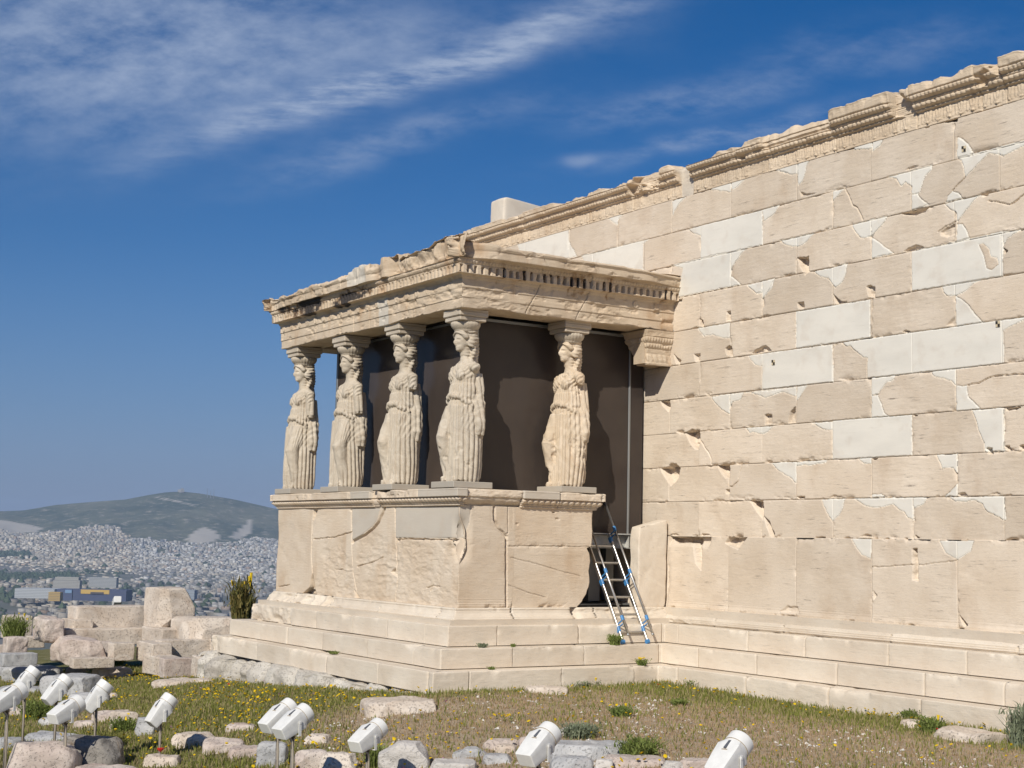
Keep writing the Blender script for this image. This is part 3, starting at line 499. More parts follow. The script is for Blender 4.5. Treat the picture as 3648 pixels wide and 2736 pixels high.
def crown_disp(i, X, Y, Z, OFF, w_):
    x = X; rec = np.zeros(X.shape); dz = np.zeros(X.shape); wear = np.zeros(X.shape)+.03; tone = np.zeros(X.shape)+.5; new = np.zeros(X.shape); plain = np.zeros(X.shape)
    prof_off = OFF
    for j, (a, b, ty) in enumerate(CB):
        mk = (x >= a) & (x < b); tone[mk] = _h(np.array(j), np.array(2), np.array(0), 4)
        e = np.minimum(np.abs(x-a), np.abs(x-b))
        rec = np.maximum(rec, np.where(mk, .025*(1-sst(e, .002, .010)), 0))
        rec += np.where(mk, (_h(np.array(j), np.array(3), np.array(0), 4)-.5)*.02, 0)
        dz = np.where(mk & (Z > 5.2), dz+[-.0, -.015, .0, -.01, .01, 0, -.02, .0, .03, .06, .02, .045, .02, .04][j]*sst(Z, 5.28, 5.33), dz)
        if ty == 1: wear = np.where(mk, .2, wear)
        if ty == 2:   # recut block, smooth sloping top
            plain = np.where(mk & (Z > 5.2), 1, plain)
            rec = np.where(mk, rec+np.maximum(0, Z-5.20)*.8, rec); dz = np.where(mk & (Z > 5.3), dz+.03*np.sin(np.clip((x-a)/(b-a), 0, 1)*2.6), dz)
        if ty == 3:
            nn = fbm(x*3.2, Z*5, 0, 12+j, 4)
            h = sst(nn, .0, .22); rec = np.where(mk, rec+h*(prof_off+.01)*.85, rec); wear = np.where(mk, np.maximum(wear, .5+h), wear); plain = np.where(mk, np.maximum(plain, h), plain)
        if ty == 4:
            rec = np.where(mk, prof_off+.02, rec); plain = np.where(mk, 1, plain); new = np.where(mk, .7, new)
    egg = lambda z0, z1, per, amp: amp*np.abs(np.sin(np.pi*x/per))**.6*np.exp(-(((Z-(z0+z1)/2)/((z1-z0)/2))**4))
    det = 1-plain
    rec = rec-det*(egg(5.128, 5.185, .075, .030)+egg(5.217, 5.278, .06, .026))+det*.014
    bead = lambda zc, per: .012*np.abs(np.sin(np.pi*x/per))*np.exp(-((Z-zc)/.008)**2)
    rec = rec-det*(bead(5.112, .03)+bead(5.203, .03))
    # row of palmettes and lotus on the neck
    ph = (x/.17) % 1; zz = (Z-4.935)/.15
    leaf = (np.abs(np.sin(np.pi*7*np.arctan2(zz+.15, (ph-.5)*1.7)/np.pi))*.011)*((zz > 0) & (zz < 1))*np.exp(-((ph-.5)/.33)**4)
    leaf += .012*(1-sst(np.hypot((ph-.5)*.17, (zz-.05)*.15), .008, .016))
    leaf += .010*np.exp(-((np.minimum(ph, 1-ph))/.06)**2)*((zz > .1) & (zz < .85))
    rec = rec-det*leaf*1.7*(.5+.5*sst(fbm(x*2, Z*2, 0, 62, 3), -.3, .2))
    rec = rec+fbm(x*7, Z*12, 0, 52, 4)*.008+fbm(x*30, Z*30, 0, 53, 2)*.003
    # broken top edge
    tp = sst(Z, 5.28, 5.37)
    br = np.clip(fbm(x*2.3, 0*Z, 0, 71, 5)*1.3-.05, 0, 1)
    dz = dz-tp*br*.10+tp*fbm(x*9, OFF*9, 0, 72, 4)*.022
    rec = rec+tp*br*.10
    e1 = np.clip(fbm(x*6, Z*8, 0, 81, 4)-.12, 0, 1); rec = rec+e1*.06*(Z > 5.1)
    B = .32*sst(Z, 5.12, 5.3)*(.4+.6*sst(fbm(x*1.5, Z*2, 0, 33, 3), -.2, .4))
    return rec, dz, wear, new, tone, B
sweep('crown_moulding', [(-5.75, 0), (XE, 0)], [(U3+5.75)/(XE+5.75)], PC, crown_disp, M['crown'], wallo, WS, .02)
mb = MB(); mb.box((1.92, .62, 5.2), (15.3, .75, .38)); mb.build('wall_top', M['crown'], wallo, sub=WS)

# ================================================================== STEPS round porch and wall
EX = XE
def step_disp(seed, zt, zb, jlen, amp=1.0, rough_w=None):
    rng = random.Random(seed); js = {}
    for sg, (a, b) in enumerate([(-3.5, 1), (-7.5, 1.0), (-4.5, 0), (0, XE)]):
        L = []; q = a+rng.uniform(.2, jlen)
        while q < b: L.append(q); q += jlen*rng.uniform(.82, 1.15)
        js[sg] = L
    def fn(i, X, Y, Z, OFF, w_, js=js):
        s = X if i in (1, 3) else Y
        d = np.full(s.shape, 9.); bid = np.zeros(s.shape, int)
        for j, q in enumerate(js[i]): d = np.minimum(d, np.abs(s-q)); bid += (s > q)
        tone = _h(bid, bid*0+i, bid*0+seed, 5)
        rec = (_h(bid, bid*0+i, bid*0+seed, 6)-.5)*.008+fbm(X*2+Y*2, Z*4, i, seed, 3)*.006*amp+fbm(X*9+Y*9, Z*14, i, seed+1, 3)*.003*amp
        n = fbm(X*5, Y*5, Z*4, seed+2, 4); n2 = fbm(X*1.2, Y*1.2, 0, seed+3, 3)
        edge = np.exp(-np.abs(Z-zt)/.035)
        rec = rec+np.clip(n*.9+n2*.9-.22, 0, 1)*.12*edge*amp
        cj = np.clip(fbm(X*8, Y*8, Z*8, seed+8, 4)+.0, 0, 1)*.05*np.exp(-d/.02)*amp
        rec = rec+cj*.6+.07*(1-sst(d, .0042, .0058))+.05*(Z < zb+.0175)
        dz = -np.clip(n*.8+n2*.9-.3, 0, 1)*.03*edge*amp
        wear = np.clip(.35+n2*1.1+n*.4, .08, 1)
        B = np.clip(.10*sst(Z, zb+.06, zb)+.10*np.clip(fbm(X*1.6, Y*1.6, Z*2, seed+6, 4), 0, 1)+.25*np.exp(-d/.03)*np.clip(fbm(X*3, Y*3, Z*3, seed+7, 3), 0, 1), 0, 1)
        if rough_w:
            r = (1-sst(X, rough_w-.5, rough_w))*(i <= 1)
            rec = rec+r*(.03+np.abs(fbm(X*2.2, Y*2.2, Z*4, seed+12, 4))*.16); wear = np.maximum(wear, r)
            rec = rec+r*.10*(1-sst(np.abs(fbm(X*1.1, 0*Z, 0, seed+20, 2)), 0, .12))
        return rec, dz, wear, 0*X, tone, B
    fn.js = js
    return fn
def path4(d):   # plan line of a step that stands d in front of porch and wall
    return [(XW-d, 0), (XW-d, YP-d), (d, YP-d), (d, -d), (EX, -d)]
def ws4(step=.022, js=None, d=0.):
    o = []
    for a, b in [((XW, 0), (XW, YP)), ((XW, YP), (0, YP)), ((0, YP), (0, 0)), ((0, 0), (EX, 0))]:
        L = math.hypot(b[0]-a[0], b[1]-a[1]); st = step if a != (XW, 0) else .08
        g = list(np.linspace(0, 1, int(L/st)))
        if js and a != (XW, 0):
            i = len(o); ax = 0 if i in (1, 3) else 1
            mi = [(-1, 0), (-1, -1), (1, -1), (1, -1), (0, -1)]
            qa = a[ax]+d*mi[i][ax]; qb = b[ax]+d*mi[i+1][ax]
            for q in js[i]:
                w_ = (q-qa)/(qb-qa)
                if .01 < w_ < .99: g += [w_-.0058/L, w_-.0042/L, w_, w_+.0042/L, w_+.0058/L]
            g = sorted(set(np.round(g, 6)))
        o.append(np.array(g))
    return o
krep = empty('stepped_base', (1.2, -1.2, -2.2), 'pale marble steps in three tiers running round the foot of porch and long wall', 'steps')
KS = (1.2, -1.2, -2.2)
for nm, d, zt, zb, dn, sd in [('bottom_step', .7944, -1.738, -2.02, .45, 3), ('middle_step', .547, -1.479, -1.745, .35, 5), ('top_step', .316, -1.2138, -1.486, .30, 7)]:
    pr = np.concatenate([[(0, zb), (0, zb+.017), (0, zb+.0185)], densify([(0, zb+.02), (0, zt), (-dn, zt+.001)], .0125)])
    sdf = step_disp(sd, zt, zb, 1.25 if sd > 3 else 1.35, 1.0, -4.3 if sd == 7 else (-6.0 if sd == 3 else None))
    sweep(nm, path4(d), ws4(.02, sdf.js, d), pr, sdf, M['step'], krep, KS, .028)
# fluted base moulding
def base_disp(i, X, Y, Z, OFF, w_):
    rec, dz, wear, R, G, B = step_disp(11, -1.0, -1.26, 1.6)(i, X, Y, Z, OFF, w_)
    fl = np.sin((Z+1.21)*2*np.pi/.0255)*.0055*np.exp(-((Z+1.155)/.055)**4)
    s = X if i in (1, 3) else Y
    lost = np.clip(fbm(X*1.1, Y*1.1, 0, 91, 4)*1.6-.3, 0, 1)
    lost = np.maximum(lost, (1-sst(X, -3.9, -3.6))*(i <= 1))
    lost = np.maximum(lost, sst(Y, -1.75, -1.62)*(i == 2)*.9); lost = np.maximum(lost, (i == 3)*(1-sst(X, .55, .85))*.9)
    rec = rec*1.0+fl*(1-lost)+lost*(.0+np.abs(fbm(X*2.5, Y*2.5, Z*5, 93, 4))*.13)
    gap = 0*X
    if i == 1: gap = np.exp(-((X+3.72)/.06)**2)
    if i == 2: gap = np.exp(-((Y+1.66)/.05)**2)
    rec = rec+gap*.14*sst(Z, -1.2, -1.05)
    return rec, dz, np.maximum(.15, lost), R, G, B*.5
prb = densify([(.0, -1.214), (.135, -1.212), (.15, -1.19), (.15, -1.14), (.128, -1.115), (.10, -1.10), (.075, -1.07), (.062, -1.03), (.07, -1.015), (.06, -1.0), (-.02, -.999)], .0085)
sweep('base_moulding', path4(0), ws4(.018), prb, base_disp, M['step'], krep, KS, .03)
# rough foundation under the porch side
def found_disp(i, X, Y, Z, OFF, w_):
    rng = random.Random(4); d = np.full(X.shape, 9.); bid = np.zeros(X.shape, int); s = X if i == 1 else Y
    q = -7.2
    while q < 1.2: d = np.minimum(d, np.abs(s-q-.06*np.sin(Z*9+q))); bid += (s > q); q += rng.uniform(.35, 1.15)
    tone = _h(bid, bid*0, bid*0+i, 5)
    rec = (_h(bid, bid*0, bid*0, 6)-.5)*.20+np.abs(fbm(X*2.2, Y*2.2, Z*2.6, 15, 5))*.16+.24*np.exp(-d/.06)+np.exp(-np.abs(Z+2.02)/.05)*.05
    dz = -np.clip(fbm(X*2, Y*2, OFF*3, 19, 4), 0, 1)*.09*sst(OFF, -.3, 0)-(_h(bid, bid*0, bid*0, 7))*.07*sst(OFF, -.45, -.1)-.06*np.exp(-d/.04)
    if i >= 2: rec = rec*.5+.03*(i == 2); dz = dz-.05*sst(Y, -4, -3)
    B = .16*np.clip(fbm(X*3, Y*3, Z*3, 18, 4)+.1, 0, 1)
    return rec, dz, .7+0*X, .0*X, tone, B
sweep('foundation_course', path4(1.0)[:4], ws4()[:3], densify([(.06, -3.1), (.05, -2.5), (.02, -2.05), (-.02, -1.985), (-.4, -1.975)], .025), found_disp, M['found'], krep, KS, .05)
mb = MB(); mb.box((-2.9, -1.9, -1.6), (6.2, 3.6, .9)); mb.box((4.8, .15, -1.5), (9.6, .5, 1.0)); mb.build('step_core', M['step'], krep, sub=KS)

# ================================================================== THE PORCH
porch = empty('statue_porch', (-2.9, -1.75, -1.0), 'roofed marble porch projecting from the long wall, its heavy top carried by statues of women', 'porch')
PSb = (-2.9, -1.75, -1.0)
Vp = lines(-.998, .335, .009, [])
def yend(z):
    zs = [q[1] for q in TR['PEEND']][::-1]; ys = [q[0] for q in TR['PEEND']][::-1]
    return np.interp(z, zs, ys)-.03
def pod_post(V):
    k = sst(V[:, 1], -3.0, -1.38)*(V[:, 0] > -1.0)
    e = yend(V[:, 2])+fbm(V[:, 0]*6, V[:, 2]*6, 0, 5, 4)*.018
    V = V.copy(); V[:, 1] += k*(e-YN)
    return V
def pod_disp(i, X, Y, Z, OFF, w_):
    rec = fbm(X*1.6, Y*1.6+Z*2.2, Z*.5, 1, 4)*.016+fbm(X*5+Y*5, Z*9, 0, 2, 4)*.006
    new = 0*X; tone = .5+0*X; wear = 0*X; B = 0*X
    if i == 1:
        U_, V_ = X[:, 0], Z[0]
        old = np.clip(1-sst(Z, -.2, .05), 0, 1)*sst(X, -4.6, -3.9)
        rec = rec+old*(np.abs(fbm(X*3.5, Z*9, 0, 6, 5))*.028+fbm(X*14, Z*22, 0, 7, 3)*.004)
        js = [[-4.17, -4.2], [-2.5, -2.5], [-1.46, -1.46]]
        tone = np.where(X < -4.55, .35, np.where(X < -3.3, .65, np.where(X < -2, .5, .6)))
        for w, pts in TR['PSJ']: apply_lines(U_, V_, rec, pts, max(w, .009)*1.2, .05 if w > .009 else .03, False)
        apply_holes(U_, V_, rec, TR['PS'], 3)
        for poly in TR['PSW']:
            ins = inpoly(X, Z, poly); new[ins] = .85; rec[ins] = .004
            rec = np.maximum(rec, .02*(1-sst(segdist(X, Z, poly), .001, .006)))
        # broken corner below the new block
        ck = sst(X, -.22, -.02)*np.exp(-((Z+.12)/.26)**4); rec = rec+ck*.09
        B = .0+new*.16*sst(fbm(X*5, Z*.4, 0, 66, 4), -.1, .4)
    elif i in (2,):
        Yv = Y.copy(); U_, V_ = Y[:, 0], Z[0]
        rec = rec*.7
        tone = np.where(Y < -2.62, .3, .6); tone = np.where((Y > -2.62) & (Z < -.17), .4, tone)
        for w, pts in TR['PEJ']: apply_lines(U_, V_, rec, pts, max(w, .007)*1.1, .04 if w > .009 else .014, False)
        apply_holes(U_, V_, rec, TR['PE'], 5)
        for poly in TR['PEW']:
            ins = inpoly(Y, Z, poly); new[ins] = .85; rec[ins] = .004
        pl = (Y < -2.63)
        rec = rec+np.where(pl, np.sin((Z+1)*2*np.pi/.03)*.005*np.exp(-((Z+.93)/.05)**4)-.012*np.exp(-((Z+.965)/.04)**2), 0)
        ck = (1-sst(Y, -3.46, -3.26))*np.exp(-((Z+.12)/.26)**4); rec = rec+ck*.09
        n = fbm(Y*6, Z*6, 0, 44, 4)
        rec = rec+np.clip(n-.1, 0, 1)*.08*(np.exp(-np.abs(Z+.99)/.03)+np.exp(-np.abs(Z+.175)/.02))
        rec = rec+np.where((Z < 0) & (Z > -.2), np.abs(fbm(Y*22, Z*30, 0, 45, 3))*.006*(1-sst(Y, -2.4, -2.0))*(Y > -2.6), 0)
    elif i == 3: rec = rec+np.abs(fbm(X*5, Z*5, 0, 46, 4))*.03
    return rec, 0, wear, new, tone, B
wsx = [np.linspace(0, 1, 60), np.linspace(0, 1, int(5.82/.010)), np.linspace(0, 1, int(2.1/.009)), np.linspace(0, 1, 40)]
podp = [(XW, 0), (XW, YP), (0, YP), (0, YN), (-.6, YN)]
sweep('podium', podp, wsx, np.stack([0*Vp, Vp], 1), pod_disp, M['podium'], porch, PSb, post=pod_post)
# sill moulding with egg and dart
PSl = densify([(-.03, .325), (.018, .327), (.026, .338), (.018, .35), (.03, .355), (.055, .375), (.085, .41), (.09, .44), (.08, .445), (.115, .45), (.115, .53), (.12, .545), (.10, .556), (-.6, .56)], .008)
SB = {1: [(-6, -4.45, 0), (-4.45, -3.0, 1), (-3.0, -2.38, 5), (-2.38, -2.18, 4), (-2.18, -1.25, 1), (-1.25, -.95, 0), (-.95, .2, 5)], 2: [(-3.7, -3.42, 5), (-3.42, -2.56, 3), (-2.56, -1.98, 5), (-1.98, -1.3, 1)]}
def sill_disp(i, X, Y, Z, OFF, w_):
    s = X if i in (1, 3) else Y
    rec = fbm(X*6, Y*6, Z*9, 14, 4)*.006; dz = 0*X; wear = .15+0*X; tone = .5+0*X; new = 0*X; plain = 0*X
    for j, (a, b, ty) in enumerate(SB.get(i, [])):
        mk = (s >= a) & (s < b); tone[mk] = _h(np.array(j), np.array(i), np.array(1), 4)
        e = np.minimum(np.abs(s-a), np.abs(s-b)); rec = np.maximum(rec, np.where(mk, .02*(1-sst(e, .002, .009)), -1))
        if ty in (0, 1):
            c = np.clip(fbm(s*3, Z*3, j, 15, 4)+.15*ty-.05, 0, 1)*np.where(Z > .45, 1, .2)
            rec += mk*c*.09; dz -= mk*c*.05*(Z > .5); wear = np.where(mk, .06+c*2*(Z > .44), wear)
        if ty == 3: rec += mk*(.05+fbm(s*3, Z*7, 0, 16, 5)*.07); plain[mk] = 1; wear = np.where(mk, 1, wear)
        if ty == 4: rec += mk*.07*sst(Z, .33, .5); plain[mk] = 1; wear = np.where(mk, 1, wear)
        if ty == 5: new[mk & (Z > .445)] = .8; wear = np.where(mk, .05, wear)
    egg = .036*np.abs(np.sin(np.pi*s/.092))**.55*np.exp(-((Z-.405)/.032)**4)
    egg = egg-.022*(Z > .37)*(Z < .445)
    bead = .012*np.abs(np.sin(np.pi*s/.035))*np.exp(-((Z-.338)/.01)**2)
    rec = rec-(1-plain)*(egg+bead)
    B = .12*np.clip(fbm(X*4, Y*4, Z*4, 12, 4), 0, 1)+.1*np.exp(-((Z-.40)/.05)**2)
    return rec, dz, wear, new, tone, B
def sill_post(V):
    V = V.copy(); k = sst(V[:, 1], -2.4, -1.4)*(V[:, 0] > -1.0)
    ang = sst(V[:, 1], YN-.05, YN+.1)
    V[:, 1] += k*.05
    return V
sweep('podium_sill', podp, [np.linspace(0, 1, 60), np.linspace(0, 1, int(5.82/.0095)), np.linspace(0, 1, int(2.1/.0095)), np.linspace(0, 1, 40)], PSl, sill_disp, M['podium'], porch, PSb, .02, post=sill_post)
mb = MB(); mb.box((-2.95, -3.0, -.2), (5.5, .8, 1.45)); mb.box((-.31, -2.2, -.2), (.45, 1.4, 1.45)); mb.build('podium_core', M['podium'], porch, sub=PSb)
# the entablature
PE_ = densify([(-.5, 3.3), (-.5, 2.955), (-.01, 2.95), (.0, 2.955), (0, 3.075), (.011, 3.08), (.011, 3.205), (.022, 3.21), (.022, 3.325), (.03, 3.332), (.042, 3.345), (.042, 3.358), (.05, 3.362), (.06, 3.372), (.135, 3.378), (.135, 3.50), (.125, 3.505), (.135, 3.515), (.15, 3.545), (.155, 3.56), (.16, 3.575), (.295, 3.583), (.302, 3.575), (.305, 3.585), (.305, 3.675), (.315, 3.685), (.332, 3.72), (.328, 3.745), (.30, 3.755), (-.25, 3.80)], .009)
def ent_disp(i, X, Y, Z, OFF, w_):
    s = X if i == 1 else Y
    rec = fbm(X*3, Y*3, Z*5, 24, 4)*.007; dz = 0*X; wear = .10+0*X; new = 0*X; tone = .5+0*X; B = 0*X
    outer = OFF > -.02
    tooth = ((s/.11) % 1) < .62
    dent = (Z > 3.376) & (Z < 3.502) & (OFF > .09)
    broken = 0*X; lipcut = 0*X+(.16 if i == 0 else 0)
    if i == 1:
        # missing lip to the east, a new piece, a split lump
        lipcut = .075+sst(X, -1.75, -1.6)*.10+.085*(1-sst(X, -5.9, -5.2))
        lipcut = lipcut+.06*np.exp(-((X+2.05)/.14)**2)+.07*sst(X, -1.78, -1.7)*(1-sst(X, -1.62, -1.5))
        newp = (X > -2.95) & (X < -2.35) & (Z > 3.58); new[newp] = .75
        tone = np.where(X < -4.2, .3, np.where(X < -2.4, .6, .4))
        B = np.clip(.62+1.3*fbm(X*2.6, Z*7, 0, 122, 4), 0, 1)*(1-sst(X+1.2*fbm(X*2, Z*5, 0, 120, 3), -3.4, -2.2))*sst(X, -5.9, -5.5)*sst(Z+.05*fbm(X*3, Z*3, 0, 121, 3), 3.34, 3.38)*(1-sst(Z, 3.58, 3.60))*(OFF < .28)+.16*sst(X, -2.7, -2.4)*sst(Z, 3.33, 3.4)
        for q in (-4.45, -3.15, -2.62, -1.25): rec = np.maximum(rec, .02*(1-sst(np.abs(X-q), .002, .008)))
        w1 = (X > -2.32) & (X < -2.02) & (Z < 3.34); new[w1] = .8
        broken = np.clip(sst(X, -.95, -.75)*sst(Z, 3.05, 3.15)*(Z < 3.36)*.8+np.clip(fbm(X*1.5, Z*2, 0, 25, 4)*1.4-.3, 0, 1)*(Z > 3.2), 0, 1)
        tooth = ((s/.098) % 1) < .60
    if i == 2:
        nb = fbm(Y*2.2, Z*3, 0, 26, 4)
        broken = (sst(Y, -3.5, -3.3)*(1-sst(Y, -1.98, -1.9)))*(1-sst(Z+nb*.10+(Y+3.4)*.10, 3.12, 3.18))*(Z > 2.93)
        broken = np.maximum(broken, .5*(1-sst(Z+nb*.1, 2.97, 3.1))*sst(Y, -2, -1.8)*(1-sst(Y, -1.0, -.7)))
        tone = np.where(Y < -1.55, .35, .5)
        for q in (-1.62, -2.45): rec = np.maximum(rec, .02*(1-sst(np.abs(Y-q-.1*np.sin(Z*6)), .002, .007)))
        drip = sst(fbm(Y*6, 0*Z, 0, 27, 3), .05, .3)
        B = (.25+.45*drip)*sst(Z, 3.37, 3.39)*(1-sst(Z, 3.50, 3.52))*(~tooth)+.34*drip*sst(Z, 3.1, 3.36)*(1-sst(Z, 3.58, 3.62))+.20*np.clip(fbm(Y*1.6, Z*1.2, 0, 141, 3)+.25, 0, 1)*sst(Z, 3.0, 3.2)*(OFF < .3)+.04
        lipcut = .03*np.abs(fbm(Y*2, 0*Z, 0, 28, 4))+sst(Y, -.9, -.1)*.06+.19*(1-sst(Y, -3.75, -3.15))+.08*sst(Y, -.7, -.05)
    rec = rec+np.where(dent & (Z > 3.392) & (Z < 3.490) & ~tooth, .085+.03*fbm(s*5, 0*Z, 0, 131, 2), 0)
    # unfinished round bosses on the upper fascia
    per = .30 if i == 1 else .375
    sc = (np.round((s-.05)/per)*per+.05); dd = np.hypot(s-sc, Z-3.272)
    boss = (.012*(1-sst(dd, .046, .052))+.006*np.exp(-((dd-.045)/.006)**2))*outer*(Z < 3.325)
    if i == 2: boss = boss*(Y > -1.0)
    rec = rec-boss*(1-np.clip(broken*2, 0, 1))
    # carved eggs above and beads below the dentils
    rec = rec-.012*np.abs(np.sin(np.pi*s/.05))*np.exp(-((Z-3.535)/.02)**4)*(OFF < .155)-.006*np.abs(np.sin(np.pi*s/.03))*np.exp(-((Z-3.352)/.01)**2)
    rec = rec+broken*(.0+np.abs(fbm(s*3, Z*9, 0, 29, 5))*.055); wear = np.maximum(wear, broken*.7)
    lip = sst(OFF, .165, .28)
    rl = np.clip(fbm(s*2.5, Z*2, i, 34, 5)*1.2-.1, 0, 1)
    rec = rec+lip*(lipcut+rl*.06)+lip*sst(lipcut, .12, .17)*(X > -5)*fbm(X*7, Y*7, Z*9, 35, 4)*.07
    wear = np.maximum(wear, lip*sst(lipcut, .12, .17)*(X > -5))
    top = sst(Z, 3.66, 3.74)
    dz = dz+top*(fbm(X*1.8, Y*1.8, 0, 36, 4)*.05+np.clip(fbm(X*5, Y*5, 0, 37, 4), -.2, 1)*.08*(i == 1))
    if i == 1:
        dz = dz+top*(.07*((X > -2.9) & (X < -2.3))+.06*((X > -1.85) & (X < -1.45))+.05*sst(X, -.75, -.2)+.05*sst(X, -1.3, -.6))
    if i == 2: dz = dz+top*(.05*(1-sst(Y, -3.75, -2.9))-.03*sst(Y, -3, -1))
    dz = dz-(Z < 2.97)*(OFF > -.45)*np.clip(fbm(X*2, Y*2, 0, 38, 4), -.5, 1)*.025*(1 if i else 0)
    rec = rec+np.clip(fbm(s*7, Z*12, 3, 39, 4)-.15, 0, 1)*.05
    return rec, dz, wear, new, tone, B
entp = [(XW+.03, 0), (XW+.03, YP-.075), (.045, YP-.075), (.045, .0)]
sweep('entablature', entp, [np.linspace(0, 1, 160), np.linspace(0, 1, int(5.82/.0095)), np.linspace(0, 1, int(3.48/.0095))], PE_, ent_disp, M['entab'], porch, PSb, .035)
mb = MB(); mb.box((-2.9, -1.72, 3.5), (5.4, 3.40, .52)); mb.build('roof_slab', M['entab'], porch, sub=PSb)

# ================================================================== STATUES OF WOMEN
def ell(cx, cy, rx, ry, z, n=40, sq=2.0):
    a = np.linspace(0, 2*np.pi, n, endpoint=False); c, s = np.cos(a), np.sin(a)
    k = (np.abs(c)**sq+np.abs(s)**sq)**(-1/sq)
    return np.stack([cx+rx*c*k, cy+ry*s*k, np.full(n, z)], 1)
def remeshed(mb, vox, name):
    V = np.concatenate(mb.V); me = bpy.data.meshes.new('tmp'); me.from_pydata(V.tolist(), [], mb.F); me.update()
    o = bpy.data.objects.new('tmp', me); col.objects.link(o)
    md = o.modifiers.new('r', 'REMESH'); md.mode = 'VOXEL'; md.voxel_size = vox
    sm = o.modifiers.new('s', 'SMOOTH'); sm.factor = .5; sm.iterations = 2
    dg = bpy.context.evaluated_depsgraph_get(); ev = o.evaluated_get(dg)
    m2 = bpy.data.meshes.new_from_object(ev); n = len(m2.vertices)
    co = np.zeros(n*3, np.float32); m2.vertices.foreach_get('co', co)
    F = np.zeros(len(m2.polygons)*4, np.int32)
    nl = len(m2.loops)
    li = np.zeros(nl, np.int32); m2.loops.foreach_get('vertex_index', li)
    lt = np.zeros(len(m2.polygons), np.int32); m2.polygons.foreach_get('loop_total', lt)
    bpy.data.objects.remove(o); 
    if (lt == 4).all(): F = li.reshape(-1, 4)
    else:
        F = []; p = 0
        for q in lt: F.append(li[p:p+q].tolist()); p += q
    nrm = np.zeros(n*3, np.float32); m2.vertices.foreach_get('normal', nrm)
    return co.reshape(-1, 3).astype(float), F, nrm.reshape(-1, 3).astype(float)
def sphere(mb, c, r, n=16, R=None):
    rings = []
    for i in range(1, n):
        t = math.pi*i/n; e = ell(0, 0, r[0]*math.sin(t), r[1]*math.sin(t), -r[2]*math.cos(t), 24)
        rings.append(e)
    V = np.concatenate(rings)
    if R is not None: V = V@np.asarray(R).T
    V = V+np.asarray(c); F = []
    m_ = 24
    for i in range(len(rings)-1):
        for j in range(m_): a = i*m_+j; b = i*m_+(j+1) % m_; F.append((a, b, b+m_, a+m_))
    F.append(tuple(range(m_-1, -1, -1))); F.append(tuple((len(rings)-1)*m_+j for j in range(m_)))
    mb.add(V, F)
